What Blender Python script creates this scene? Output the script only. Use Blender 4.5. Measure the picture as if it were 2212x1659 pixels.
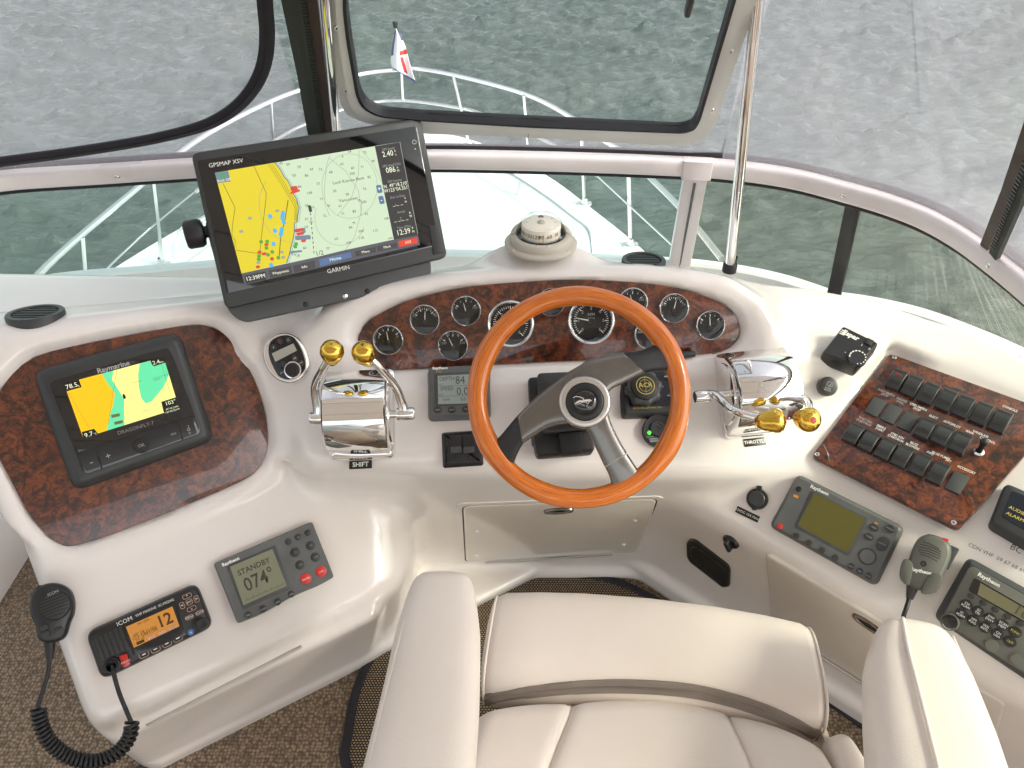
import bpy, math, random
import numpy as np
from mathutils import Matrix, Vector
random.seed(7); np.random.seed(7)
for o in list(bpy.data.objects): bpy.data.objects.remove(o, do_unlink=True)
S = bpy.context.scene
COL = S.collection
pi = math.pi
# ------------------------------------------------------------ camera
FPX = 1661.0                      # focal length in units of a 2212 px wide picture
PITCH = math.radians(38.0)
CAM = np.array([0.0, 0.0, 1.66])
cd = bpy.data.cameras.new('camera'); cam = bpy.data.objects.new('camera', cd); COL.objects.link(cam)
cd.sensor_width = 36.0; cd.lens = 36.0 * FPX / 2212.0; cd.clip_start = 0.02; cd.clip_end = 6000
cam.location = CAM; cam.rotation_euler = (math.radians(90) - PITCH, 0, 0)
S.camera = cam
# ------------------------------------------------------------ sky and sun
SUN_EL, SUN_AZ = math.radians(38), math.radians(112)      # azimuth from the bow (+y) towards starboard (+x)
w = bpy.data.worlds.new('World'); S.world = w; w.use_nodes = True
nt = w.node_tree; bg = nt.nodes['Background']
sky = nt.nodes.new('ShaderNodeTexSky'); sky.sky_type = 'NISHITA'; sky.sun_disc = False
sky.sun_elevation = SUN_EL; sky.sun_rotation = SUN_AZ
sky.air_density = 1.0; sky.dust_density = 3.0; sky.ozone_density = 1.0
hs = nt.nodes.new('ShaderNodeHueSaturation'); hs.inputs['Saturation'].default_value = 0.22
nt.links.new(sky.outputs[0], hs.inputs['Color']); nt.links.new(hs.outputs[0], bg.inputs['Color'])
bg.inputs['Strength'].default_value = 0.13
sd = bpy.data.lights.new('sun', 'SUN'); sun = bpy.data.objects.new('sun', sd); COL.objects.link(sun)
sd.energy = 1.15; sd.angle = math.radians(14); sd.color = (1.0, 0.93, 0.84)
sdir = Vector((math.sin(SUN_AZ) * math.cos(SUN_EL), math.cos(SUN_AZ) * math.cos(SUN_EL), math.sin(SUN_EL)))
sun.rotation_euler = sdir.to_track_quat('Z', 'Y').to_euler(); sun.location = (0, 6, 8)
S.view_settings.view_transform = 'Standard'; S.view_settings.look = 'None'
S.view_settings.exposure = 1.55; S.view_settings.gamma = 1.0; S.view_settings.use_curve_mapping = False
S.render.engine = 'CYCLES'
S.cycles.max_bounces = 10; S.cycles.transparent_max_bounces = 16
S.cycles.use_denoising = True

# ------------------------------------------------------------ helpers: picture direction -> place
CP, SP = math.cos(PITCH), math.sin(PITCH)
def ray(u, v):
    a = (u - 1106.0) / FPX; b = -(v - 829.5) / FPX
    return np.array([a, CP + b * SP, -SP + b * CP])
def NRM(az, el):
    A, E = math.radians(az), math.radians(el)
    return np.array([math.sin(A) * math.cos(E), -math.cos(A) * math.cos(E), math.sin(E)])
class Plane:
    """a real surface: unit normal n and (p-CAM).n = o"""
    def __init__(s, n, o=None, through=None):
        s.n = np.array(n, float); s.n = s.n / np.linalg.norm(s.n)
        s.o = o if o is not None else float((np.array(through) - CAM) @ s.n)
    def hit(s, u, v, h=0.0):
        r = ray(u, v); return CAM + r * ((s.o + h) / (r @ s.n))
    def up(s, h): return Plane(s.n, s.o + h)
def at_z(u, v, z):
    r = ray(u, v); return CAM + r * ((z - CAM[2]) / r[2])
def Zq(c, r, x, y): return (737.33 * c + x / 3.0, 553.0 * r + y / 3.0)
def Rg(x0, y0, x1, X, Y, ow=2212.0):
    k = (x1 - x0) / ow * 0.576; return (x0 * 0.576 + X * k, y0 * 0.576 + Y * k)

# ------------------------------------------------------------ helpers: materials
def setin(b, **k):
    for n, v in k.items():
        n = n.replace('_', ' ')
        if n in b.inputs:
            if isinstance(v, tuple) and len(v) == 3: v = v + (1.0,)
            b.inputs[n].default_value = v
MATS = {}
def mat(name, color=(.8, .8, .8), rough=.5, metal=0.0, **k):
    m = bpy.data.materials.new(name); m.use_nodes = True
    b = m.node_tree.nodes['Principled BSDF']
    setin(b, Base_Color=color, Roughness=rough, Metallic=metal, **k)
    MATS[name] = m; return m
def nd(m, t, **k):
    n = m.node_tree.nodes.new(t)
    for a, v in k.items():
        if hasattr(n, a): setattr(n, a, v)
        else: n.inputs[a.replace('_', ' ')].default_value = v
    return n
def lk(m, a, b): m.node_tree.links.new(a, b)
def bsdf(m): return m.node_tree.nodes['Principled BSDF']
def ramp(m, fac, stops):
    r = nd(m, 'ShaderNodeValToRGB'); e = r.color_ramp.elements
    e[0].position, e[0].color = stops[0][0], stops[0][1] + (1,)
    e[1].position, e[1].color = stops[-1][0], stops[-1][1] + (1,)
    for p, c in stops[1:-1]:
        x = e.new(p); x.color = c + (1,)
    lk(m, fac, r.inputs[0]); return r
def coords(m, kind='Object', scale=(1, 1, 1)):
    t = nd(m, 'ShaderNodeTexCoord'); mp = nd(m, 'ShaderNodeMapping'); mp.inputs['Scale'].default_value = scale
    lk(m, t.outputs[kind], mp.inputs[0]); return mp.outputs[0]
def add_bump(m, height, strength=.2, dist=.002):
    b = nd(m, 'ShaderNodeBump'); b.inputs['Strength'].default_value = strength; b.inputs['Distance'].default_value = dist
    lk(m, height, b.inputs['Height']); lk(m, b.outputs[0], bsdf(m).inputs['Normal']); return b
def wear(m, c1, c2, scale=6.0, r1=None, r2=None, detail=6):
    """uneven colour and gloss so that no surface is perfectly uniform"""
    v = coords(m); n = nd(m, 'ShaderNodeTexNoise'); n.inputs['Scale'].default_value = scale; n.inputs['Detail'].default_value = detail
    lk(m, v, n.inputs['Vector']); r = ramp(m, n.outputs[0], [(.3, c1), (.7, c2)])
    lk(m, r.outputs[0], bsdf(m).inputs['Base Color'])
    if r1 is not None:
        mr = nd(m, 'ShaderNodeMapRange'); mr.inputs['To Min'].default_value = r1; mr.inputs['To Max'].default_value = r2
        mr.inputs['From Min'].default_value = .3; mr.inputs['From Max'].default_value = .7
        lk(m, n.outputs[0], mr.inputs[0]); lk(m, mr.outputs[0], bsdf(m).inputs['Roughness'])
    return n

# ------------------------------------------------------------ helpers: geometry (vertex list, face list)
class G:
    def __init__(s): s.v = []; s.f = []
    def add(s, v, f):
        b = len(s.v); s.v.extend([tuple(map(float, p)) for p in v]); s.f.extend([tuple(i + b for i in q) for q in f]); return s
    def stack(s, outline, rings, cap0=True, cap1=True, xf=None):
        """outline: closed list of (x,y); rings: [(inset,z),...]"""
        P = np.array(outline, float)
        if ((P[:, 0] * np.roll(P[:, 1], -1) - np.roll(P[:, 0], -1) * P[:, 1]).sum()) < 0: P = P[::-1]
        e = np.roll(P, -1, 0) - P; e = e / (np.linalg.norm(e, axis=1, keepdims=True) + 1e-12)
        nrm = np.stack([e[:, 1], -e[:, 0]], 1); pn = np.roll(nrm, 1, 0)
        m = nrm + pn; m = m / np.maximum((m * nrm).sum(1, keepdims=True), .35)
        n = len(P); V = []; F = []
        for ins, z in rings:
            Q = P - m * ins
            V += [(q[0], q[1], z) for q in Q]
        for k in range(len(rings) - 1):
            for i in range(n):
                j = (i + 1) % n; F.append((k * n + i, k * n + j, (k + 1) * n + j, (k + 1) * n + i))
        if cap0: F.append(tuple(range(n - 1, -1, -1)))
        if cap1: F.append(tuple(range((len(rings) - 1) * n, len(rings) * n)))
        if xf is not None: V = [tuple((xf @ np.array([*p, 1.0]))[:3]) for p in V]
        return s.add(V, F)
    def slab(s, outline, z0, z1, bev=0.0, xf=None):
        if bev > 0: r = [(0, z0), (0, z1 - bev), (bev * .3, z1 - bev * .3), (bev, z1)]
        else: r = [(0, z0), (0, z1)]
        return s.stack(outline, r, xf=xf)
    def lathe(s, prof, n=32, c=(0, 0), xf=None, cap0=False, cap1=False, sx=1.0):
        V = []; F = []
        for r, z in prof:
            for i in range(n):
                a = 2 * pi * i / n; V.append((c[0] + r * math.cos(a) * sx, c[1] + r * math.sin(a), z))
        for k in range(len(prof) - 1):
            for i in range(n):
                j = (i + 1) % n; F.append((k * n + i, k * n + j, (k + 1) * n + j, (k + 1) * n + i))
        if cap0: F.append(tuple(range(n - 1, -1, -1)))
        if cap1: F.append(tuple(range((len(prof) - 1) * n, len(prof) * n)))
        if xf is not None: V = [tuple((xf @ np.array([*p, 1.0]))[:3]) for p in V]
        return s.add(V, F)
    def tube(s, pts, r, n=10, closed=False, caps=True, flat=1.0, ref=None):
        P = np.array(pts, float); m = len(P)
        R = np.full(m, r) if np.isscalar(r) else np.array(r, float)
        T = np.zeros_like(P)
        for i in range(m):
            a = P[(i - 1) % m] if (closed or i > 0) else P[i]; b = P[(i + 1) % m] if (closed or i < m - 1) else P[i]
            T[i] = (b - a) / (np.linalg.norm(b - a) + 1e-12)
        u = np.array(ref, float) if ref is not None else np.array([0, 0, 1.0])
        if abs(u @ T[0]) > .95: u = np.array([1.0, 0, 0])
        V = []; F = []
        for i in range(m):
            u = u - T[i] * (u @ T[i]); u = u / np.linalg.norm(u); w_ = np.cross(T[i], u)
            for k in range(n):
                a = 2 * pi * k / n; V.append(P[i] + R[i] * (math.cos(a) * u * flat + math.sin(a) * w_))
        for i in range(m if closed else m - 1):
            for k in range(n):
                l = (k + 1) % n; j = (i + 1) % m
                F.append((i * n + k, i * n + l, j * n + l, j * n + k))
        if caps and not closed:
            F.append(tuple(range(n - 1, -1, -1))); F.append(tuple((m - 1) * n + k for k in range(n)))
        return s.add(V, F)
    def loft(s, secs, closed=False, caps=True):
        n = len(secs[0]); V = []; F = []
        for q in secs: V += [tuple(p) for p in q]
        m = len(secs)
        for i in range(m if closed else m - 1):
            for k in range(n):
                l = (k + 1) % n; j = (i + 1) % m; F.append((i * n + k, i * n + l, j * n + l, j * n + k))
        if caps and not closed:
            F.append(tuple(range(n - 1, -1, -1))); F.append(tuple((m - 1) * n + k for k in range(n)))
        return s.add(V, F)
    def sphere(s, c, r, n=20, m=12, sc=(1, 1, 1)):
        V = []; F = []
        for j in range(m + 1):
            t = pi * j / m
            for i in range(n):
                a = 2 * pi * i / n
                V.append((c[0] + r * sc[0] * math.sin(t) * math.cos(a), c[1] + r * sc[1] * math.sin(t) * math.sin(a), c[2] - r * sc[2] * math.cos(t)))
        for j in range(m):
            for i in range(n):
                k = (i + 1) % n; F.append((j * n + i, j * n + k, (j + 1) * n + k, (j + 1) * n + i))
        return s.add(V, F)
    def sheet(s, pts, z):
        return s.add([(p[0], p[1], z) for p in pts], [tuple(range(len(pts)))])
    def strip(s, pts, wd, z, closed=False):
        P = np.array([(p[0], p[1]) for p in pts], float); m = len(P); V = []; F = []
        for i in range(m):
            a = P[(i - 1) % m] if (closed or i > 0) else P[i]; b = P[(i + 1) % m] if (closed or i < m - 1) else P[i]
            t = (b - a) / (np.linalg.norm(b - a) + 1e-12); nn = np.array([-t[1], t[0]]) * wd / 2
            V += [(P[i][0] + nn[0], P[i][1] + nn[1], z), (P[i][0] - nn[0], P[i][1] - nn[1], z)]
        for i in range(m if closed else m - 1):
            j = (i + 1) % m; F.append((2 * i, 2 * i + 1, 2 * j + 1, 2 * j))
        return s.add(V, F)
def rrect(cx, cy, w_, h, r, n=5):
    r = min(r, w_ / 2 - 1e-5, h / 2 - 1e-5); P = []
    for (sx, sy, a0) in ((1, 1, 0), (-1, 1, 90), (-1, -1, 180), (1, -1, 270)):
        for i in range(n + 1):
            a = math.radians(a0 + 90.0 * i / n)
            P.append((cx + sx * (w_ / 2 - r) + r * math.cos(a), cy + sy * (h / 2 - r) + r * math.sin(a)))
    return P
def circ(cx, cy, r, n=28, sy=1.0): return [(cx + r * math.cos(2 * pi * i / n), cy + r * sy * math.sin(2 * pi * i / n)) for i in range(n)]
def rpoly(pts, r, n=4):
    """polygon with rounded corners; r scalar or list"""
    P = [np.array(p, float) for p in pts]; out = []; m = len(P)
    for i in range(m):
        rr = r if np.isscalar(r) else r[i]
        a, b, c = P[i - 1], P[i], P[(i + 1) % m]
        d1 = (a - b) / np.linalg.norm(a - b); d2 = (c - b) / np.linalg.norm(c - b)
        t = min(rr, .45 * np.linalg.norm(a - b), .45 * np.linalg.norm(c - b))
        p0, p2 = b + d1 * t, b + d2 * t
        for k in range(n + 1):
            q = k / n; out.append(tuple((1 - q) ** 2 * p0 + 2 * q * (1 - q) * b + q * q * p2))
    return out
def spline(pts, n=8, closed=False):
    P = [np.array(p, float) for p in pts]; out = []; m = len(P)
    for i in range(m if closed else m - 1):
        if closed: p0, p1, p2, p3 = P[i - 1], P[i], P[(i + 1) % m], P[(i + 2) % m]
        else: p0, p1, p2, p3 = P[max(i - 1, 0)], P[i], P[i + 1], P[min(i + 2, m - 1)]
        for k in range(n):
            t = k / n; out.append(.5 * ((2 * p1) + (-p0 + p2) * t + (2 * p0 - 5 * p1 + 4 * p2 - p3) * t * t + (-p0 + 3 * p1 - 3 * p2 + p3) * t ** 3))
    if not closed: out.append(P[-1])
    return out
def mesh_obj(name, g, material, parent=None, smooth=40, kind=None):
    me = bpy.data.meshes.new(name); me.from_pydata(g.v, [], g.f); me.update()
    if smooth:
        me.shade_smooth()
        if smooth < 180: me.set_sharp_from_angle(angle=math.radians(smooth))
    if material: me.materials.append(MATS[material] if isinstance(material, str) else material)
    o = bpy.data.objects.new(name, me); COL.objects.link(o)
    if parent: o.parent = parent
    if kind: o['kind'] = kind
    return o
def tag(o, label, cat, group=None):
    o['label'] = label; o['category'] = cat
    if group: o['group'] = group
    return o
def empty(name, M=None):
    o = bpy.data.objects.new(name, None); o.empty_display_size = .03; COL.objects.link(o)
    if M is not None: o.matrix_world = Matrix(M.tolist())
    return o
def frame(p, n, x):
    n = np.array(n, float) / np.linalg.norm(n); x = np.array(x, float); x = x - n * (x @ n); x /= np.linalg.norm(x)
    M = np.eye(4); M[:3, 0] = x; M[:3, 1] = np.cross(n, x); M[:3, 2] = n; M[:3, 3] = p; return M
class Dev:
    """a thing mounted on a plane; local x,y lie in the plane, z stands off it"""
    def __init__(s, name, label, cat, plane, c, e0, e1, group=None, h0=0.0):
        s.pl = plane; p = plane.hit(*c, h0); x = plane.hit(*e1, h0) - plane.hit(*e0, h0)
        s.M = frame(p, plane.n, x); s.inv = np.linalg.inv(s.M); s.root = empty(name, s.M); tag(s.root, label, cat, group); s.h0 = h0
    def L(s, u, v, h=0.0):
        q = s.inv @ np.array([*s.pl.hit(u, v, s.h0 + h), 1.0]); return (q[0], q[1])
    def part(s, name, g, m, parent=None, smooth=40): return mesh_obj(name, g, m, parent or s.root, smooth)
    def text(s, t, pos, size, m, z, rot=0.0, align='CENTER', parent=None, name='lettering', sx=1.0):
        return text(t, pos, size, m, z, rot, align, parent or s.root, name, sx)
def text(t, pos, size, m, z, rot=0.0, align='CENTER', parent=None, name='lettering', sx=1.0, bold=0.0, flip=False):
    cu = bpy.data.curves.new('t', 'FONT'); cu.body = t; cu.size = size; cu.align_x = align; cu.align_y = 'CENTER'
    cu.resolution_u = 2; cu.offset = bold
    to = bpy.data.objects.new('t', cu); me = bpy.data.meshes.new_from_object(to)
    bpy.data.objects.remove(to); bpy.data.curves.remove(cu)
    me.name = name; me.materials.clear(); me.materials.append(MATS[m])
    o = bpy.data.objects.new(name, me); COL.objects.link(o)
    o.matrix_local = Matrix.Translation((pos[0], pos[1], z)) @ Matrix.Rotation(rot, 4, 'Z') @ Matrix.Diagonal((sx, -1 if flip else 1, 1, 1))
    if parent: o.parent = parent
    return o
# ------------------------------------------------------------ materials
def M_gelcoat(name, c1, c2, r1=.16, r2=.26):
    m = mat(name, c1, .25, Coat_Weight=.35, Coat_Roughness=.06)
    n = wear(m, c1, c2, 3.0, r1, r2)
    v = coords(m, 'Object'); n2 = nd(m, 'ShaderNodeTexNoise'); n2.inputs['Scale'].default_value = 9; n2.inputs['Detail'].default_value = 1
    lk(m, v, n2.inputs['Vector']); add_bump(m, n2.outputs[0], .06, .004); return m
M_gelcoat('gelcoat', (.76, .705, .665), (.80, .755, .72))
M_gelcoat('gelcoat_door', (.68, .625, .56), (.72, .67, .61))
M_gelcoat('deck_white', (.74, .78, .77), (.80, .82, .81), .35, .5)
def M_burl():
    m = mat('burl', (.2, .05, .02), .3, Coat_Weight=.75, Coat_Roughness=.03)
    v = coords(m); n1 = nd(m, 'ShaderNodeTexNoise'); n1.inputs['Scale'].default_value = 34; n1.inputs['Detail'].default_value = 7; n1.inputs['Roughness'].default_value = .62; n1.inputs['Distortion'].default_value = 1.6
    lk(m, v, n1.inputs['Vector'])
    n2 = nd(m, 'ShaderNodeTexNoise'); n2.inputs['Scale'].default_value = 75; n2.inputs['Detail'].default_value = 4; n2.inputs['Distortion'].default_value = 2.2
    lk(m, v, n2.inputs['Vector'])
    r1 = ramp(m, n1.outputs[0], [(.33, (.010, .004, .002)), (.44, (.055, .012, .004)), (.55, (.145, .032, .008)), (.74, (.25, .065, .014))])
    r2 = ramp(m, n2.outputs[0], [(.36, (.10, .06, .05)), (.50, (1, 1, 1))])
    mx = nd(m, 'ShaderNodeMix', data_type='RGBA', blend_type='MULTIPLY'); mx.inputs[0].default_value = .75
    lk(m, r1.outputs[0], mx.inputs[6]); lk(m, r2.outputs[0], mx.inputs[7]); lk(m, mx.outputs[2], bsdf(m).inputs['Base Color'])
M_burl()
def M_wood():
    m = mat('wheel_wood', (.42, .11, .018), .35, Coat_Weight=.8, Coat_Roughness=.04)
    v = coords(m, 'UV', (5.0, 12, 1)); n = nd(m, 'ShaderNodeTexNoise'); n.inputs['Scale'].default_value = 5; n.inputs['Detail'].default_value = 8; n.inputs['Roughness'].default_value = .6
    lk(m, v, n.inputs['Vector'])
    r = ramp(m, n.outputs[0], [(.28, (.36, .060, .002)), (.5, (.60, .140, .004)), (.72, (.76, .235, .008))])
    lk(m, r.outputs[0], bsdf(m).inputs['Base Color'])
M_wood()
mat('chrome', (.82, .81, .80), .06, 1.0); wear(MATS['chrome'], (.80, .79, .78), (.86, .85, .84), 14, .03, .10)
mat('steel', (.72, .72, .71), .22, 1.0)
mat('rail_steel', (.80, .80, .79), .25, 1.0)
mat('brushed', (.62, .61, .59), .30, 1.0)
mat('brass', (.72, .44, .07), .14, 1.0); wear(MATS['brass'], (.66, .40, .05), (.80, .52, .10), 30, .08, .2)
mat('gunmetal', (.17, .16, .145), .24, .85, Coat_Weight=.5, Coat_Roughness=.08)
def plastic(name, c, rough, bump=.05):
    m = mat(name, c, rough); wear(m, tuple(x * .88 for x in c), tuple(min(1, x * 1.14) for x in c), 22, rough * .85, rough * 1.2)
    v = coords(m); n = nd(m, 'ShaderNodeTexNoise'); n.inputs['Scale'].default_value = 900; lk(m, v, n.inputs['Vector']); add_bump(m, n.outputs[0], bump, .0006)
plastic('black_plastic', (.014, .014, .015), .38); plastic('black_matte', (.012, .012, .012), .6); plastic('black_rubber', (.010, .010, .011), .5)
plastic('charcoal', (.032, .034, .034), .42); plastic('grey_plastic', (.105, .11, .108), .42); plastic('dark_grey', (.060, .064, .065), .42)
plastic('olive_grey', (.115, .118, .098), .42); plastic('key_grey', (.032, .033, .034), .4); plastic('blank_grey', (.045, .048, .047), .5)
mat('gloss_black', (.006, .006, .007), .05, Coat_Weight=.6, Coat_Roughness=.02)
mat('smoke_black', (.010, .011, .013), .12)
mat('navy_black', (.008, .010, .018), .25)
mat('print_white', (.78, .78, .74), .5); mat('print_grey', (.36, .36, .35), .5); mat('print_dim', (.20, .20, .19), .5)
mat('print_black', (.02, .02, .02), .5); mat('print_yellow', (.62, .50, .10), .5); mat('print_red', (.55, .02, .015), .4)
mat('print_orange', (.65, .28, .03), .5); mat('print_copper', (.50, .30, .22), .5); mat('print_blue', (.05, .16, .42), .5); mat('print_green', (.02, .22, .03), .5)
mat('red_plastic', (.50, .014, .010), .25, Coat_Weight=.4); mat('red_key', (.62, .03, .025), .4)
mat('ivory', (.50, .46, .38), .4); wear(MATS['ivory'], (.46, .42, .345), (.54, .50, .42), 12, .34, .48)
mat('card_ivory', (.90, .82, .70), .45)
mat('pull_bronze', (.20, .17, .14), .22, .9)
mat('label_black', (.010, .010, .010), .35)
mat('alu', (.74, .69, .68), .3, 0, Coat_Weight=.2); wear(MATS['alu'], (.70, .65, .64), (.78, .73, .72), 9, .25, .38)
mat('white_alu', (.66, .66, .62), .36, .0); wear(MATS['white_alu'], (.60, .605, .57), (.70, .70, .67), 8, .3, .44)
plastic('gasket', (.010, .009, .012), .55); plastic('binding', (.016, .014, .020), .7)
plastic('canvas_dark', (.040, .048, .038), .8); plastic('zip_brown', (.060, .040, .032), .7)
def em(name, c, s, rough=.15):
    m = mat(name, tuple(x * .12 for x in c), rough); setin(bsdf(m), Emission_Color=c, Emission_Strength=s * (.40 if 'fish' in name or 'lcd' in name or 'led' in name else .46)); return m
em('scr_yellow', (.90, .74, .045), .62); em('scr_water', (.64, .78, .56), .72); em('scr_bar', (.075, .072, .074), .5); em('scr_nav', (.13, .135, .16), .6)
em('scr_blue', (.16, .26, .50), .5); em('scr_key', (.11, .10, .105), .5); em('scr_red', (.70, .07, .04), .8); em('scr_white', (.82, .88, .66), .85)
em('scr_ink', (.10, .12, .10), .4); em('scr_line', (.22, .22, .06), .4); em('scr_grey', (.42, .46, .40), .6); em('scr_coast', (.10, .30, .40), .5)
em('scr_sky', (.12, .50, .80), .7); em('scr_green', (.10, .42, .06), .7); em('scr_marker', (.70, .08, .06), .7); em('scr_steel', (.22, .30, .38), .6)
em('fish_orange', (.98, .52, .008), .95); em('fish_green', (.13, .72, .36), .95); em('fish_yellow', (.93, .86, .26), 1.0); em('fish_white', (.9, .92, .62), .9)
em('fish_line', (.30, .30, .10), .4); em('fish_dark', (.012, .022, .018), .3)
em('lcd_amber', (.60, .25, .045), .75); em('lcd_ink', (.16, .07, .02), .3); em('led_green', (.06, .9, .05), 2.0)
mat('lcd_green', (.22, .23, .155), .18); mat('lcd_blue', (.30, .35, .33), .18); mat('lcd_olive', (.115, .105, .022), .14); mat('lcd_drab', (.17, .16, .09), .16)
mat('lcd_seg', (.055, .060, .050), .3); mat('lcd_pale', (.40, .39, .33), .12)
m = mat('lcd_olive_2', (.16, .11, .02), .14)
def M_glass(name, tint, rough=.0):
    m = bpy.data.materials.new(name); m.use_nodes = True; MATS[name] = m; t = m.node_tree; t.nodes.remove(t.nodes['Principled BSDF'])
    tr = t.nodes.new('ShaderNodeBsdfTransparent'); tr.inputs[0].default_value = tint + (1,)
    gl = t.nodes.new('ShaderNodeBsdfGlossy'); gl.inputs['Roughness'].default_value = rough
    lw = t.nodes.new('ShaderNodeLayerWeight'); lw.inputs[0].default_value = .5
    pw = t.nodes.new('ShaderNodeMath'); pw.operation = 'POWER'; pw.inputs[1].default_value = 5.0; t.links.new(lw.outputs['Facing'], pw.inputs[0])
    fr = t.nodes.new('ShaderNodeMath'); fr.operation = 'MULTIPLY_ADD'; fr.inputs[1].default_value = .70; fr.inputs[2].default_value = .03; t.links.new(pw.outputs[0], fr.inputs[0]); mx = t.nodes.new('ShaderNodeMixShader')
    t.links.new(fr.outputs[0], mx.inputs[0]); t.links.new(tr.outputs[0], mx.inputs[1]); t.links.new(gl.outputs[0], mx.inputs[2])
    t.links.new(mx.outputs[0], t.nodes['Material Output'].inputs[0]); return m
M_glass('glass_lens', (.96, .97, .96)); M_glass('glass_tint', (.86, .93, .90)); M_glass('glass_clear', (.95, .97, .96)); M_glass('glass_side', (.88, .90, .84))
def M_vinyl(name, col, haze):
    """clear soft vinyl window: lets most light through, scatters a little of it, with smears"""
    m = M_glass(name, (.95, .95, .96), .06); t = m.node_tree; out = t.nodes['Material Output']; old = out.inputs[0].links[0].from_socket
    tl = t.nodes.new('ShaderNodeBsdfTranslucent'); tl.inputs[0].default_value = col + (1,)
    df = t.nodes.new('ShaderNodeBsdfDiffuse'); df.inputs[0].default_value = col + (1,)
    ad = t.nodes.new('ShaderNodeMixShader'); t.links.new(tl.outputs[0], ad.inputs[1]); t.links.new(df.outputs[0], ad.inputs[2])
    v = coords(m, 'Object', (1, 1, .6)); n = nd(m, 'ShaderNodeTexNoise'); n.inputs['Scale'].default_value = 3.2; n.inputs['Detail'].default_value = 3; n.inputs['Distortion'].default_value = 2.5
    lk(m, v, n.inputs['Vector']); mr = nd(m, 'ShaderNodeMapRange'); mr.inputs['From Min'].default_value = .35; mr.inputs['From Max'].default_value = .65
    mr.inputs['To Min'].default_value = haze * .93; mr.inputs['To Max'].default_value = haze * 1.07; lk(m, n.outputs[0], mr.inputs[0])
    mx = t.nodes.new('ShaderNodeMixShader'); t.links.new(mr.outputs[0], mx.inputs[0]); t.links.new(old, mx.inputs[1]); t.links.new(ad.outputs[0], mx.inputs[2]); t.links.new(mx.outputs[0], out.inputs[0])
M_vinyl('clear_vinyl', (.96, .90, .95), .24)
def M_leather(name, c1, c2):
    m = mat(name, c1, .42, Sheen_Weight=.08, Specular_IOR_Level=.4); wear(m, c1, c2, 5, .36, .52)
    v = coords(m); n = nd(m, 'ShaderNodeTexVoronoi'); n.inputs['Scale'].default_value = 420; lk(m, v, n.inputs['Vector'])
    n2 = nd(m, 'ShaderNodeTexNoise'); n2.inputs['Scale'].default_value = 7; n2.inputs['Detail'].default_value = 4; lk(m, v, n2.inputs['Vector'])
    ad = nd(m, 'ShaderNodeMath', operation='MULTIPLY_ADD'); ad.inputs[1].default_value = .12; lk(m, n.outputs[0], ad.inputs[0]); lk(m, n2.outputs[0], ad.inputs[2])
    add_bump(m, ad.outputs[0], .35, .004)
M_leather('seat_vinyl', (.70, .625, .56), (.75, .68, .62)); plastic('seat_zip', (.20, .165, .14), .6); mat('seat_shell', (.55, .49, .40), .4)
def M_carpet():
    m = mat('carpet', (.10, .07, .045), .95, Sheen_Weight=.2); v = coords(m, 'Object', (138, 138, 138)); mp = None
    vo = nd(m, 'ShaderNodeTexVoronoi'); vo.inputs['Scale'].default_value = 1.0; vo.inputs['Randomness'].default_value = .55; lk(m, v, vo.inputs['Vector'])
    r = ramp(m, vo.outputs['Distance'], [(.12, (.42, .305, .195)), (.68, (.115, .078, .048))]); lk(m, r.outputs[0], bsdf(m).inputs['Base Color'])
    iv = nd(m, 'ShaderNodeMath', operation='SUBTRACT'); iv.inputs[0].default_value = 1; lk(m, vo.outputs['Distance'], iv.inputs[1]); add_bump(m, iv.outputs[0], .9, .006)
M_carpet()
def M_weave():
    m = mat('mat_weave', (.12, .09, .06), .8); v = coords(m, 'Object', (1, 1, 1)); br = nd(m, 'ShaderNodeTexBrick')
    br.inputs['Scale'].default_value = 95; br.inputs['Mortar Size'].default_value = .12; br.inputs['Brick Width'].default_value = .62; br.inputs['Row Height'].default_value = .52
    br.inputs['Color1'].default_value = (.46, .36, .22, 1); br.inputs['Color2'].default_value = (.34, .25, .15, 1); br.inputs['Mortar'].default_value = (.012, .006, .006, 1)
    lk(m, v, br.inputs['Vector']); lk(m, br.outputs['Color'], bsdf(m).inputs['Base Color']); iv = nd(m, 'ShaderNodeMath', operation='SUBTRACT'); iv.inputs[0].default_value = 1; lk(m, br.outputs['Fac'], iv.inputs[1]); add_bump(m, iv.outputs[0], .8, .004)
M_weave()
def M_water():
    m = mat('water', (.020, .055, .052), .10, IOR=1.333); b = bsdf(m)
    v = coords(m, 'Object', (.55, 1.7, 1)); n = nd(m, 'ShaderNodeTexNoise'); n.inputs['Scale'].default_value = 7.5; n.inputs['Detail'].default_value = 6; n.inputs['Roughness'].default_value = .66; n.inputs['Distortion'].default_value = .6; lk(m, v, n.inputs['Vector'])
    n3 = nd(m, 'ShaderNodeTexNoise'); n3.inputs['Scale'].default_value = .12; n3.inputs['Detail'].default_value = 2; lk(m, v, n3.inputs['Vector'])
    r = ramp(m, n3.outputs[0], [(.3, (.084, .110, .101)), (.7, (.100, .126, .118))]); lk(m, r.outputs[0], b.inputs['Base Color'])
    add_bump(m, n.outputs[0], .85, .06)
M_water()

def M_canvas():
    m = bpy.data.materials.new('canvas_pale'); m.use_nodes = True; MATS['canvas_pale'] = m; t = m.node_tree; t.nodes.remove(t.nodes['Principled BSDF'])
    a = t.nodes.new('ShaderNodeBsdfDiffuse'); a.inputs[0].default_value = (.80, .77, .74, 1); b = t.nodes.new('ShaderNodeBsdfTranslucent'); b.inputs[0].default_value = (.74, .69, .64, 1); mx = t.nodes.new('ShaderNodeMixShader'); mx.inputs[0].default_value = .5
    t.links.new(a.outputs[0], mx.inputs[1]); t.links.new(b.outputs[0], mx.inputs[2]); t.links.new(mx.outputs[0], t.nodes['Material Output'].inputs[0])
M_canvas()

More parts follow.
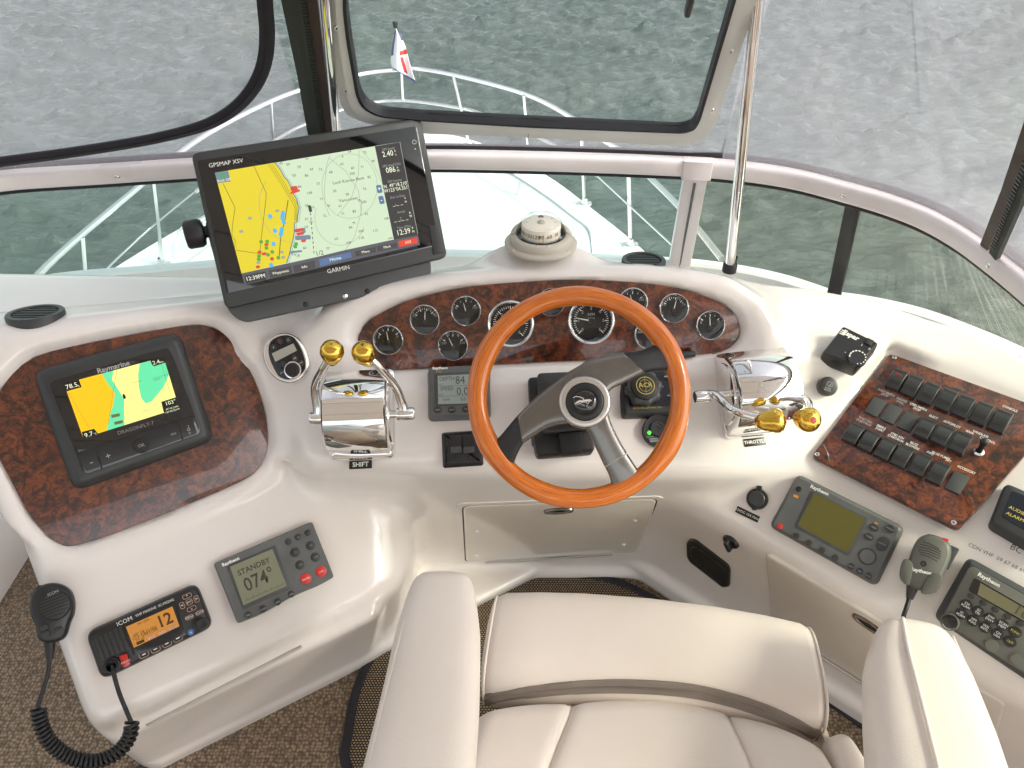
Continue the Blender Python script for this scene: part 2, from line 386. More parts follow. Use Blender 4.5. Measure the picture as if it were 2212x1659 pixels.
def M_perf():
    m = mat('perforated', (.008, .008, .009), .38); v = coords(m, 'Object', (1, 1, .01)); vo = nd(m, 'ShaderNodeTexVoronoi'); vo.inputs['Scale'].default_value = 430; vo.inputs['Randomness'].default_value = 0.0; lk(m, v, vo.inputs['Vector'])
    r = ramp(m, vo.outputs['Distance'], [(.25, (.0015, .0015, .0015)), (.36, (.016, .016, .017))]); lk(m, r.outputs[0], bsdf(m).inputs['Base Color']); add_bump(m, vo.outputs['Distance'], .8, .001)
M_perf()
# ------------------------------------------------------------ the planes of the helm (from edges, vanishing directions and known sizes)
FLOOR = 0.12
P_main = Plane(NRM(4, 56), -1.34)
P_gauge = Plane(NRM(2, 31), through=P_main.hit(1250, 782))
P_left = Plane(NRM(33, 48), -1.47)
P_fish = Plane(NRM(29, 38), -1.471)
P_rtop = Plane(NRM(-45, 67.2), through=CAM + ray(1753, 985) * 1.385)
P_rlow = Plane(NRM(-41, 43), through=P_rtop.hit(1895, 1062))
P_garm = Plane(NRM(20, 33), -1.39)
BURL = [(774, 738), (782, 712), (800, 691), (852, 662), (897, 645), (972, 626), (1041, 616), (1129, 609), (1235, 604), (1352, 608.5), (1446, 619), (1516, 638), (1563, 659), (1587, 680), (1597, 706), (1594, 729), (1577, 748), (1551, 760), (1493, 766), (1340, 775), (1129, 784), (926, 794), (824, 798), (792, 778)]
FISH = [(-25, 905), (0, 845), (75, 772), (250, 730), (400, 704), (452, 706), (492, 730), (540, 800), (570, 880), (578, 950), (565, 1000), (520, 1040), (330, 1120), (180, 1174), (125, 1172), (70, 1120), (20, 1030), (-15, 960)]
# ------------------------------------------------------------ the moulded helm console: one glass-fibre moulding, carved as a solid
def build_console():
    h = .0085
    x0, x1, y0, y1, z0, z1 = -1.2, 1.2, .36, 1.62, FLOOR - .02, 1.04
    X = np.arange(x0, x1, h, dtype=np.float32)[:, None, None]; Y = np.arange(y0, y1, h, dtype=np.float32)[None, :, None]; Zz = np.arange(z0, z1, h, dtype=np.float32)[None, None, :]
    def hs(n, p):
        n = np.array(n, float); n = n / np.linalg.norm(n)
        return (n[0] * (X - p[0]) + n[1] * (Y - p[1]) + n[2] * (Zz - p[2])).astype(np.float32)
    def pl(P, hh=0.0): return hs(P.n, P.hit(1106, 829, hh))
    def smin(a, b, k):
        q = np.maximum(k - np.abs(a - b), 0) / k; return np.minimum(a, b) - q * q * k * .25
    def smax(a, b, k):
        q = np.maximum(k - np.abs(a - b), 0) / k; return np.maximum(a, b) + q * q * k * .25
    def prism(P, poly, grow=0.0):
        """signed distance to an outline drawn on plane P, extruded along its normal"""
        Q = np.array([P.hit(*q) for q in poly]); c = Q.mean(0); F = frame(c, P.n, np.cross([0, 0, 1.0], P.n)); xa, ya = F[:3, 0], F[:3, 1]
        A = np.stack([(Q - c) @ xa, (Q - c) @ ya], 1)
        U = (xa[0] * (X - c[0]) + xa[1] * (Y - c[1]) + xa[2] * (Zz - c[2])).astype(np.float32); V = (ya[0] * (X - c[0]) + ya[1] * (Y - c[1]) + ya[2] * (Zz - c[2])).astype(np.float32)
        d = np.full(U.shape, 1e9, np.float32); s = np.ones(U.shape, np.float32); n = len(A)
        for i in range(n):
            a, b = A[i], A[i - 1]; e = b - a; wx, wy = U - a[0], V - a[1]
            t = np.clip((wx * e[0] + wy * e[1]) / (e @ e), 0, 1); bx, by = wx - e[0] * t, wy - e[1] * t
            d = np.minimum(d, bx * bx + by * by)
            c1 = V >= a[1]; c2 = V < b[1]; c3 = e[0] * wy > e[1] * wx
            flip = (c1 & c2 & c3) | (~c1 & ~c2 & ~c3); s = np.where(flip, -s, s)
        return s * np.sqrt(d) - grow
    # centre panel over a wall that leans in towards the feet
    eM = P_main.hit(1180, 1016); fW = at_z(1250, 1236, FLOOR)
    wn = np.cross([1.0, 0, 0], fW - eM); wn = wn if wn[1] < 0 else -wn; wn[0] = 0
    W = hs(wn, (0, eM[1], eM[2]))
    A = smax(pl(P_main), W, .045); A = smax(A, hs((1, -.12, 0), P_main.hit(2080, 700)), .05); A = smax(A, hs((-1, -.1, 0), P_main.hit(628, 860)), .05)
    A = smax(A, Zz - .90 + 0 * X + 0 * Y, .02)
    # hood round the gauge oval
    lip = .030
    Gf = pl(P_gauge, lip)
    hood = [(640, 800), (640, 720), (700, 655), (830, 605), (960, 580), (1130, 563), (1260, 560), (1400, 563), (1500, 576), (1580, 596), (1650, 640), (1695, 700), (1695, 760), (1640, 830), (1300, 850), (900, 850)]
    H = smax(smax(Gf, prism(P_gauge, hood), .05), hs((0, .10, 1), (0, 1.2, .968)), .035)
    B = smin(A, H, .05)
    # top of the dash, sill towards the windscreen
    topL = smax(hs((0, .26, 1), (0, 1.12, .942)), hs((-.30, 1, 0), at_z(430, 612, .93)), .03); topL = smax(topL, X + .25 + 0 * Y + 0 * Zz, .05); topL = smax(smax(topL, pl(P_fish, .014), .03), .70 - Zz + 0 * X + 0 * Y, .02)
    sill = smax(Zz - .838 + 0 * X + 0 * Y, hs((0, -1, 0), (0, 1.14, 0)), .03); sill = smax(sill, .70 - Zz + 0 * X + 0 * Y, .02)
    B = smin(B, sill, .04)
    # oval recess for the gauge board
    rec = smax(prism(P_gauge, BURL, .004), -pl(P_gauge, -.006), .004)
    rec2 = smax(prism(P_gauge, BURL, .020), -pl(P_gauge, .016), .03)
    # pod on the port side
    pod = [(-80, 900), (-60, 835), (40, 740), (240, 690), (400, 668), (478, 676), (530, 715), (575, 790), (602, 880), (608, 960), (590, 1025), (530, 1062), (330, 1150), (190, 1205), (110, 1200), (50, 1140), (-20, 1060), (-80, 980)]
    Lp = smax(smax(pl(P_fish, .014), prism(P_fish, pod), .03), hs((0, .26, 1), (0, 1.12, .942)), .03)
    # desk on the port side
    e1, e2 = P_left.hit(155, 1606), P_left.hit(840, 1288); f1, f2 = at_z(313, 1653, FLOOR), at_z(737, 1423, FLOOR)
    nw = np.cross(e2 - e1, f1 - e1); nw = nw if nw[1] < 0 else -nw
    ed = (e2 - e1) / np.linalg.norm(e2 - e1)
    D = smax(pl(P_left), hs(nw, e1), .03); D = smax(D, hs(-ed, e1 + ed * .012), .05); D = smax(D, hs(ed * .8 + np.array([.35, -.25, 0]), P_left.hit(893, 1190)), .09)
    D = smax(D, hs((0, .06, 1), (0, 1.15, .90)), .02)
    lipD = smax(smax(smax(pl(P_left, -.02), hs(nw, e1 + nw / np.linalg.norm(nw) * .018), .012), hs((0, 0, 1), e1 - np.array([0, 0, .028])), .012), hs(-ed, e1 + ed * .03), .05); lipD = smax(lipD, hs(ed, e2), .05)
    D = smin(D, lipD, .012)
    Lp = smin(Lp, D, .03); Lp = smin(Lp, topL, .03)
    recF = smax(prism(P_fish, FISH, .004), -pl(P_fish, -.006), .004); recF2 = smax(prism(P_fish, FISH, .012), -pl(P_fish, .007), .016)
    Lp = smax(smax(Lp, -recF2, .016), -recF, .004)
    # starboard wing
    r1, r2 = P_rlow.hit(1515, 1110), P_rlow.hit(1918, 1343); g1, g2 = at_z(1475, 1296, FLOOR), at_z(1882, 1579, FLOOR)
    nr = np.cross(r2 - r1, g1 - r1); nr = nr if nr[1] < 0 else -nr
    R = smax(smax(pl(P_rtop), pl(P_rlow), .06), hs(nr, r1), .03)
    # coaming that rises round the outside of the wing
    rim = np.array([at_z(u, v, z) for u, v, z in ((1600, 618, .90), (1760, 652, .868), (1900, 694, .838), (2060, 758, .815), (2212, 842, .80), (2420, 985, .78))])
    dl = None
    for a, b in zip(rim[:-1], rim[1:]):
        e = b - a; t = np.clip(((X - a[0]) * e[0] + (Y - a[1]) * e[1]) / (e[0] ** 2 + e[1] ** 2), 0, 1)
        qx = np.sqrt((X - a[0] - e[0] * t) ** 2 + (Y - a[1] - e[1] * t) ** 2); cz = a[2] + e[2] * t
        dd = smax(qx - .030, Zz - cz, .05); dl = dd if dl is None else np.minimum(dl, dd)
    R = smax(R, Zz - .86 + 0 * X + 0 * Y, .02)
    R = smin(R, dl, .06)
    rimcut = None
    for a, b in zip(rim[:-1], rim[1:]):
        e = b - a; nn = np.array([-e[1], e[0], 0.0]); nn = nn / np.linalg.norm(nn); nn = nn if nn[1] > 0 else -nn
        hh = hs(nn, a + nn * .034); rimcut = hh if rimcut is None else np.maximum(rimcut, hh)
    out = smin(smin(B, R, .03), Lp, .045)
    out = smax(smax(out, -rec2, .03), -rec, .004)
    swp = [Zq(2, 1, 1336, 626), (2310, 902), (2074, 1152), Zq(2, 1, 828, 1300)]
    out = smax(out, -smax(prism(P_rtop, swp, .004), -pl(P_rtop, -.002), .006), .010)
    # mound under the compass
    c = at_z(1165, 519, .95)
    md = np.sqrt((X - c[0]) ** 2 + ((Y - c[1]) * 1.05) ** 2) - (.092 + np.minimum(.976 - Zz, .04) * .8); md = smax(smax(md, Zz - .976, .03), .90 - Zz, .02)
    out = smin(out, md.astype(np.float32), .05)
    # plinth that meets the carpet
    pb = np.minimum(np.minimum(smax(hs(wn, (0, fW[1] - .020, FLOOR)), Zz - FLOOR - .035, .02), smax(hs(nw, f1 + nw / np.linalg.norm(nw) * .018), Zz - FLOOR - .05, .02)), smax(hs(nr, g1 + nr / np.linalg.norm(nr) * .02), Zz - FLOOR - .075, .02))
    pb = np.maximum(pb, np.maximum(hs(-ed, f1 + ed * .03), -(Y - .5) + 0 * X + 0 * Zz)); 
    out = smin(out, pb, .02)
    out = smax(out, rimcut, .025)
    # outside limits: plan of the windscreen
    out = smax(out, hs((0, 1, 0), (0, 1.47, 0)), .02); out = smax(out, hs((-.85, -.53, 0), e1 + ed * .004 - 0), .05)
    # recess round the middle locker
    out = np.maximum(out, Y - 1.60 + 0 * X + 0 * Zz)
    # ---- surface nets
    v = out; s = v < 0; dims = v.shape
    cs = np.zeros(tuple(d - 1 for d in dims), np.int16)
    for i in (0, 1):
        for j in (0, 1):
            for k in (0, 1): cs += s[i:dims[0] - 1 + i, j:dims[1] - 1 + j, k:dims[2] - 1 + k]
    act = np.argwhere((cs > 0) & (cs < 8)); idx = np.full(cs.shape, -1, np.int64); idx[tuple(act.T)] = np.arange(len(act))
    acc = np.zeros((len(act), 3)); cnt = np.zeros(len(act)); cor = [(i, j, k) for i in (0, 1) for j in (0, 1) for k in (0, 1)]
    for p in cor:
        for ax in range(3):
            if p[ax]: continue
            q = list(p); q[ax] = 1
            a = v[act[:, 0] + p[0], act[:, 1] + p[1], act[:, 2] + p[2]]; b = v[act[:, 0] + q[0], act[:, 1] + q[1], act[:, 2] + q[2]]
            m = (a < 0) != (b < 0); t = np.where(m, a / np.where(m, a - b, 1), 0)
            pos = np.array(p, float)[None] + np.eye(3)[ax][None] * t[:, None]
            acc += np.where(m[:, None], pos, 0); cnt += m
    V = (act + acc / cnt[:, None]) * h + np.array([x0, y0, z0])
    Fs = []
    for ax in range(3):
        b1, b2 = (ax + 1) % 3, (ax + 2) % 3
        sl = [slice(None)] * 3; sl2 = [slice(None)] * 3; sl[ax] = slice(0, -1); sl2[ax] = slice(1, None)
        ch = s[tuple(sl)] != s[tuple(sl2)]; E = np.argwhere(ch); ok = (E[:, b1] > 0) & (E[:, b2] > 0) & (E[:, b1] < dims[b1] - 1) & (E[:, b2] < dims[b2] - 1); E = E[ok]
        inside = s[tuple(E.T)]
        def ci(d1, d2):
            q = E.copy(); q[:, b1] -= d1; q[:, b2] -= d2; return idx[tuple(q.T)]
        f = np.stack([ci(1, 1), ci(0, 1), ci(0, 0), ci(1, 0)], 1); f[~inside] = f[~inside][:, ::-1]; Fs.append(f)
    Fq = np.concatenate(Fs)
    # light smoothing of the net
    nb = np.concatenate([Fq[:, [0, 1]], Fq[:, [1, 2]], Fq[:, [2, 3]], Fq[:, [3, 0]]])
    for _ in range(3):
        sm = np.zeros_like(V); c2 = np.zeros(len(V)); np.add.at(sm, nb[:, 0], V[nb[:, 1]]); np.add.at(c2, nb[:, 0], 1)
        V = V * .5 + .5 * sm / np.maximum(c2, 1)[:, None]
    # drop what faces away and lies outside the wrap of the helm
    cen = V[Fq].mean(1); keep = (cen[:, 1] < 1.595) & (cen[:, 0] > -1.19) & (cen[:, 0] < 1.185) & (cen[:, 2] > FLOOR - .01); Fq = Fq[keep]
    me = bpy.data.meshes.new('console_body'); me.vertices.add(len(V)); me.vertices.foreach_set('co', V.astype(np.float32).ravel())
    me.loops.add(len(Fq) * 4); me.loops.foreach_set('vertex_index', Fq.astype(np.int32).ravel()); me.polygons.add(len(Fq))
    me.polygons.foreach_set('loop_start', np.arange(0, len(Fq) * 4, 4, dtype=np.int32)); me.polygons.foreach_set('use_smooth', np.ones(len(Fq), bool)); me.update(calc_edges=True); me.validate()
    me.materials.append(MATS['gelcoat'])
    print('console', len(V), len(Fq))
    return me, wn / np.linalg.norm(wn), eM, nr / np.linalg.norm(nr), r1, nw / np.linalg.norm(nw), e1, ed
con_me, WN, WE, RN, RE, LN, LE, LED = build_console()
console = empty('helm_console'); tag(console, 'glossy off-white moulded fibreglass helm console that wraps round the seat', 'console')
body = bpy.data.objects.new('console_body', con_me); COL.objects.link(body); body.parent = console
P_wall = Plane(WN, through=WE); P_rwall = Plane(RN, through=RE); P_lwall = Plane(LN, through=LE)

from mathutils.bvhtree import BVHTree
_bvh = BVHTree.FromPolygons([v.co for v in con_me.vertices], [tuple(p.vertices) for p in con_me.polygons])
def surf(u, v):
    """point and normal of the console where a sight line meets it"""
    loc, nr_, i, dist = _bvh.ray_cast(Vector(CAM), Vector(ray(u, v)).normalized()); nn = np.array(nr_)
    return np.array(loc), (nn if nn @ ray(u, v) < 0 else -nn)
def surf_plane(pts, n=None):
    """flat seat for a thing screwed to the moulding, high enough to rest on it"""
    S_ = [surf(*p) for p in pts]; P_ = np.array([a for a, b in S_]); N_ = n if n is not None else np.mean([b for a, b in S_], 0); N_ = np.array(N_) / np.linalg.norm(N_)
    return Plane(N_, float(np.median((P_ - CAM) @ N_)))
# ------------------------------------------------------------ water
def build_water():
    N, Ls = 760, 52.0; k = np.fft.fftfreq(N, Ls / N) * 2 * pi; kx, ky = np.meshgrid(k, k, indexing='ij'); kk = np.sqrt(kx ** 2 + ky ** 2) + 1e-6
    wd = np.array([.14, .99]); cosw = (kx * wd[0] + ky * wd[1]) / kk
    spec = np.exp(-(5.2 / kk) ** 2) / kk ** 2.6 * (.06 + .94 * cosw ** 6) * np.exp(-(kk * .020) ** 2)
    rng = np.random.default_rng(3); ph = rng.normal(size=(N, N)) + 1j * rng.normal(size=(N, N))
    hgt = np.fft.ifft2(ph * np.sqrt(spec)).real; hgt *= .030 / hgt.std()
    hgt = hgt + .22 * hgt ** 2 / .030
    xs = np.linspace(-27, 25, N); ys = np.linspace(1.0, 53, N); ed = np.minimum.reduce([np.minimum(np.arange(N), N - 1 - np.arange(N))[:, None] + 0 * np.arange(N)[None], np.minimum(np.arange(N), N - 1 - np.arange(N))[None] + 0 * np.arange(N)[:, None]]) / 25.0
    hgt = hgt * np.clip(ed, 0, 1)
    XX, YY = np.meshgrid(xs, ys, indexing='ij'); V = np.stack([XX, YY, hgt + WATER], -1).reshape(-1, 3)
    i = np.arange(N - 1)[:, None] * N + np.arange(N - 1)[None]; F = np.stack([i, i + N, i + N + 1, i + 1], -1).reshape(-1, 4)
    me = bpy.data.meshes.new('water'); me.vertices.add(len(V)); me.vertices.foreach_set('co', V.astype(np.float32).ravel())
    me.loops.add(len(F) * 4); me.loops.foreach_set('vertex_index', F.astype(np.int32).ravel()); me.polygons.add(len(F)); me.polygons.foreach_set('loop_start', np.arange(0, len(F) * 4, 4, dtype=np.int32))
    me.polygons.foreach_set('use_smooth', np.ones(len(F), bool)); me.update(calc_edges=True); me.materials.append(MATS['water'])
    o = bpy.data.objects.new('water', me); COL.objects.link(o); o['kind'] = 'structure'
    R = 2500; g = G(); a, b, c, d = -27, 25, 1, 53
    g.add([(-R, -R, WATER), (R, -R, WATER), (R, c, WATER), (-R, c, WATER), (a, c, WATER), (b, c, WATER), (R, d, WATER), (b, d, WATER), (a, d, WATER), (-R, d, WATER), (R, R, WATER), (-R, R, WATER)],
          [(0, 1, 2, 5, 4, 3), (5, 2, 6, 7), (3, 4, 8, 9), (9, 8, 7, 6, 10, 11)])
    mesh_obj('open_water', g, 'water', kind='structure', smooth=0)
WATER = -2.15
build_water()
# ------------------------------------------------------------ foredeck of the boat
CX = -.78; DK = -.75
edge = [(2.10, 1.0), (2.10, 2.4), (1.98, 3.5), (1.70, 4.4), (1.34, 5.2), (1.05, 5.76), (.66, 6.28), (.34, 6.58), (0, 6.72)]
sb = [(CX + a, b) for a, b in spline(edge, 5)]; pt = [(CX - (a - CX), b) for a, b in sb[::-1]][1:]
outl = sb + pt
hull = empty('boat_foredeck'); tag(hull, 'white foredeck of the boat seen through the windscreen below the helm', 'boat deck')
g = G(); g.stack(outl, [(.32, WATER - .3), (.10, -1.6), (0, DK - .10), (0, DK - .03), (.012, DK - .004), (.03, DK)], cap0=False, cap1=True); mesh_obj('hull', g, 'deck_white', hull, 30)
trunk = [(CX + s_ * max(a * .76 - .0, 0), 6.72 * .0 + b * .93 - .05) for s_, l in ((1, spline(edge, 5)), (-1, spline(edge, 5)[::-1])) for a, b in l]
g = G(); g.stack(trunk, [(-.03, DK - .01), (0, DK + .02), (.03, DK + .10), (.07, DK + .13), (.13, DK + .150)], cap0=False); mesh_obj('cabin_trunk', g, 'deck_white', hull, 60)
for s_ in (1, -1):
    g = G(); P = [at_z(u, v, DK + .25) for u, v in ((1060, 352), (1120, 388), (1180, 428), (1240, 474), (1272, 503))]
    q = [(CX + s_ * (p[0] - CX), p[1], p[2]) for p in P]; e = (q[-1][0] + s_ * .02, q[-1][1] - .12, DK + .14); b0 = (q[0][0], q[0][1] + .1, DK + .14)
    g.tube(spline([b0] + q + [e], 4), .016, 8)
    for p in (q[1], q[3]): g.tube([p, (p[0], p[1], DK + .12)], .014, 6)
    mesh_obj('grab_rail', g, 'rail_steel', hull)
# ------------------------------------------------------------ bow rail
rail = empty('bow_rail'); tag(rail, 'stainless steel bow rail running round the foredeck', 'railing')
RZ = -.17
sbR = [(867, 150), (889, 147), (977, 161), (1134, 203), (1237, 255), (1297, 298), (1357, 335), (1404, 383), (1470, 450), (1560, 560)]
sbT = [at_z(u, v, RZ) for u, v in sbR]
top = spline(sbT, 6); ptT = [at_z(u, v, RZ) for u, v in ((867, 150), (780, 160), (653, 193), (560, 230), (430, 300), (310, 395), (127, 550), (20, 661), (-140, 810))]
g = G(); g.tube(spline(ptT[::-1] + sbT[1:], 6), .0165, 8); mesh_obj('top_rail', g, 'rail_steel', rail)
MZ = -.45
sbM = [at_z(u, v, MZ) for u, v in ((870, 217), (994, 233), (1044, 247), (1154, 292), (1224, 330), (1290, 380), (1380, 463), (1470, 547), (1560, 640))]
ptM = [at_z(u, v, MZ) for u, v in ((870, 217), (770, 228), (668, 265), (600, 300), (420, 415), (340, 480), (265, 547), (190, 622), (90, 720))]
g = G(); g.tube(spline(ptM[:5][::-1] + sbM[1:6], 5), .013, 7); g.tube(spline(sbM[5:], 4), .006, 6); g.tube(spline(ptM[4:], 4), .006, 6); mesh_obj('mid_rail', g, 'rail_steel', rail)
def stanchion(u0, v0, u1, v1, zb=DK):
    t = at_z(u0, v0, RZ); b = at_z(u1, v1, zb); g = G(); g.tube([t, b], .0135, 8); o = mesh_obj('stanchion', g, 'rail_steel', rail)
    g = G(); g.slab(rrect(b[0], b[1], .10, .07, .02), zb - .002, zb + .012, .004); g.lathe([(.028, zb + .01), (.018, zb + .05)], 10, (b[0], b[1])); mesh_obj('base_plate', g, 'rail_steel', o)
for s_ in ((979, 162, 1014, 313), (1132, 205, 1143, 345), (1256, 268, 1263, 441), (1357, 335, 1362, 530), (585, 219, 592, 345), (330, 390, 351, 572), (177, 512, 192, 705)): stanchion(*s_)
g = G(); g.tube([at_z(867, 151, RZ), at_z(870, 216, MZ)], .0135, 8); mesh_obj('stanchion', g, 'rail_steel', rail)
# ------------------------------------------------------------ burgee on its staff
FY = 6.45
def at_y(u, v, y):
    r = ray(u, v); return CAM + r * (y / r[1])
flag = empty('burgee_flag'); tag(flag, 'small white burgee with red cross and blue edge on a bow staff', 'flag')
g = G(); g.tube([at_y(866, 150, FY), at_y(854.5, 58, FY)], .008, 8); mesh_obj('staff', g, 'rail_steel', flag)
g = G(); p = at_y(854, 54, FY); g.lathe([(.001, .03), (.018, .028), (.022, .015), (.016, 0), (.016, -.02)], 12, xf=frame(p, (0, 0, 1), (1, 0, 0))); mesh_obj('finial', g, 'black_plastic', flag)
def Fz(x, y): return Zq(1, 0, x, y)
LEd = spline([Fz(352, 190), Fz(338, 260), Fz(324, 340), Fz(321, 400), Fz(330, 440)], 6); REd = spline([Fz(358, 192), Fz(388, 240), Fz(416, 305), Fz(440, 400), Fz(482, 535)], 6)
def cloth(lo, hi, t0=0.0, t1=1.0, off=0.0, n=14):
    V = []; F = []; m = len(LEd)
    ii = [i for i in range(m) if t0 <= i / (m - 1) <= t1]
    for i in ii:
        for j in range(n + 1):
            q = lo + (hi - lo) * j / n; uv = LEd[i] * (1 - q) + REd[i] * q
            V.append(at_y(uv[0], uv[1], FY - .02 - off + .05 * math.sin(q * 7 + i * .12) * (i / m + .2)))
    for a in range(len(ii) - 1):
        for j in range(n): F.append((a * (n + 1) + j, a * (n + 1) + j + 1, (a + 1) * (n + 1) + j + 1, (a + 1) * (n + 1) + j))
    g = G(); g.add(V, F); return g
mat('flag_white', (.80, .80, .82), .8); mat('flag_blue', (.06, .07, .22), .8); mat('flag_red', (.55, .03, .03), .8)
def solid(o, t):
    s_ = o.modifiers.new('thick', 'SOLIDIFY'); s_.thickness = t; s_.offset = 0
solid(mesh_obj('cloth', cloth(0, 1), 'flag_white', flag, 180), .003)
for a in ((0, .16, 0, .62), (.84, 1, .04, .36), (0, 1, .93, 1.0)): solid(mesh_obj('blue_border', cloth(a[0], a[1], a[2], a[3], .004), 'flag_blue', flag, 180), .003)
for a in ((.55, 1.0, .52, .63), (.55, .72, .63, .93)): solid(mesh_obj('red_cross', cloth(a[0], a[1], a[2], a[3], .004), 'flag_red', flag, 180), .003)
# ------------------------------------------------------------ cockpit sole
g = G(); g.slab([(-2.2, -2.5), (2.0, -2.5), (2.0, 1.45), (-2.2, 1.45)], FLOOR - .06, FLOOR); fl = mesh_obj('cockpit_floor', g, 'carpet', kind='structure', smooth=0)
# under it: the cabin house that carries the helm
g = G(); g.slab([(-2.2, -2.5), (2.0, -2.5), (2.0, 1.5), (-2.2, 1.5)], DK - .6, FLOOR - .07); mesh_obj('cabin_house', g, 'deck_white', hull, 0)
matx = empty('floor_mat'); tag(matx, 'woven brown floor mat with a black bound edge under the helm seat', 'mat')
mp = [at_z(u, v, FLOOR + .008) for u, v in ((752, 1585), (778, 1470), (850, 1352), (1000, 1262), (1150, 1242), (1290, 1246), (1400, 1287), (1480, 1350), (1640, 1520), (1700, 1640), (1600, 1760), (1300, 1800), (1000, 1800), (800, 1750), (748, 1650))]
mo = [tuple(q[:2]) for q in spline(mp, 6, True)]
g = G(); g.slab(mo, FLOOR + .0005, FLOOR + .008, .002); mesh_obj('weave', g, 'mat_weave', matx)
g = G(); g.tube([(q[0], q[1], FLOOR + .006) for q in mo], .011, 8, closed=True, flat=.7); mesh_obj('bound_edge', g, 'binding', matx)
# ------------------------------------------------------------ windscreen round the helm
BZ = 1.08
barp = [at_z(u, v, BZ) for u, v in ((-330, 470), (-160, 420), (0, 390), (215, 375), (430, 361), (680, 347), (920, 343), (1200, 348), (1470, 358), (1600, 368), (1720, 386), (1830, 414), (1920, 440), (2000, 470), (2070, 507), (2130, 548), (2212, 612), (2330, 715), (2480, 860))]
barp = [np.array(q) for q in ((-1.58, -.25, BZ), (-1.50, .50, BZ), (-1.34, .98, BZ))] + barp + [np.array(q) for q in ((.775, .38, BZ), (.78, -.25, BZ))]
bar = np.array(spline(barp, 5)); tg = np.gradient(bar, axis=0); tg /= np.linalg.norm(tg, axis=1, keepdims=True)
inw = np.stack([tg[:, 1], -tg[:, 0], 0 * tg[:, 0]], 1)      # towards the helm
def along(prof, a=0, b=None):
    """sweep a (inward, up) profile along the windscreen bar"""
    g = G(); g.loft([[bar[i] + inw[i] * p + np.array([0, 0, q]) for p, q in prof] for i in range(a, b if b else len(bar))]); return g
ws = empty('windscreen'); tag(ws, 'aluminium framed wrap-round windscreen in front of the dash', 'windscreen')
def rr(cx, cy, w_, h, r): return [(a, b) for a, b in rrect(cx, cy, w_, h, r, 3)]
mesh_obj('top_bar', along(rr(0, 0, .038, .033, .008)), 'alu', ws, 40)
mesh_obj('gasket', along(rr(-.012, .021, .012, .009, .003)), 'gasket', ws); mesh_obj('gasket', along(rr(.000, -.021, .014, .011, .004)), 'gasket', ws)
BS = .83
def bi(u):
    d = [abs((1106 + FPX * q[0] / ((q - CAM) @ np.array([0, CP, -SP]))) - u) for q in bar]; return int(np.argmin(d))
iA, iB = bi(1500), bi(1842)
def base_out(i): return .06 + .20 * min(max((i - iB) / (bi(2212) - iB), 0), 1.3)
def drop(prof, a, b):
    g = G(); g.loft([[bar[i] + inw[i] * (p - base_out(i) * q) + np.array([0, 0, z]) for p, q, z in prof] for i in range(a, b)]); return g
def pane(a, b, m): return mesh_obj('pane', drop([(.003, 0, -.018), (-.003, 0, -.018), (-.003, 1, BS - BZ), (.003, 1, BS - BZ)], a, b), m, ws, 0)
pane(0, iA + 1, 'glass_tint'); pane(iA, iB + 1, 'glass_side'); pane(iB, len(bar), 'glass_side')
g = drop([(.015, 1, BS - BZ - .02), (-.02, 1, BS - BZ - .02), (-.02, 1, BS - BZ + .010), (.015, 1, BS - BZ + .010)], 0, len(bar)); mesh_obj('bottom_frame', g, 'deck_white', ws)
def post(i, w0, m, nm, d0=.014):
    g = G(); b, t, n_ = bar[i], tg[i], inw[i]
    top_, bot = b + np.array([0, 0, -.012]), b - n_ * .06 + np.array([0, 0, BS - BZ - .01]); s_ = [[p + t * a + n_ * c for a, c in rrect(0, 0, w0, d0 * 2, .004, 2)] for p in (top_, bot)]; g.loft(s_); return mesh_obj(nm, g, m, ws)
post(iA, .046, 'alu', 'post'); post(iB, .028, 'black_plastic', 'divider', .006)
g = G(); b, t, n_ = bar[iA], tg[iA], inw[iA]
g.loft([[b + t * a + n_ * c + np.array([0, 0, z]) for a, c in rrect(0, 0, .056, .045, .004, 2)] for z in (-.018, .017)]); mesh_obj('post_cap', g, 'alu', ws)
g = G(); b0 = b - np.array([0, 0, .03]) + n_ * .012; b1 = b - n_ * .06 + np.array([0, 0, BS - BZ]) + n_ * .014; g.tube([b0, b1], .0025, 6); mesh_obj('groove', g, 'grey_plastic', ws)
for u in (250, 1833, 2160):
    i = bi(u); g = G(); g.lathe([(.0001, .0022), (.004, .0015), (.0055, 0)], 12, xf=frame(bar[i] + inw[i] * .0182, inw[i] + np.array([0, 0, .3]), tg[i])); mesh_obj('screw', g, 'steel', ws)
# ------------------------------------------------------------ canvas enclosure with clear vinyl windows above the windscreen
LEAN = .62
def vpl(i):
    n_ = np.array([inw[i][0], inw[i][1], -LEAN]); return Plane(n_, through=bar[i] + np.array([0, 0, .02]))
enc = empty('clear_enclosure'); tag(enc, 'clear soft vinyl canopy panels with black bound edges above the windscreen', 'canopy')
def vin(a, b):
    g = G(); V = []; F = []; H = [0, .15, .3, .45, .62]
    for i in range(a, b):
        for hh in H: V.append(bar[i] + np.array([0, 0, .019 + hh]) + inw[i] * LEAN * hh)
    m = len(H)
    for i in range(b - a - 1):
        for k in range(m - 1): F.append((i * m + k, (i + 1) * m + k, (i + 1) * m + k + 1, i * m + k + 1))
    g.add(V, F); return g
iZ, iZr, iH = bi(690), bi(2160), bi(1560)
hz0, hz1 = bi(760), bi(1520)
mesh_obj('vinyl_panel', vin(0, iZ + 1), 'clear_vinyl', enc, 180); mesh_obj('vinyl_panel', vin(iH, iZr + 1), 'clear_vinyl', enc, 180); mesh_obj('vinyl_panel', vin(iZr, len(bar)), 'clear_vinyl', enc, 180)
def ubar(i): q = bar[i] - CAM; d = q @ np.array([0, CP, -SP]); return (1106 + FPX * q[0] / d, 829.5 - FPX * (q @ np.array([0, SP, CP])) / d - 18)
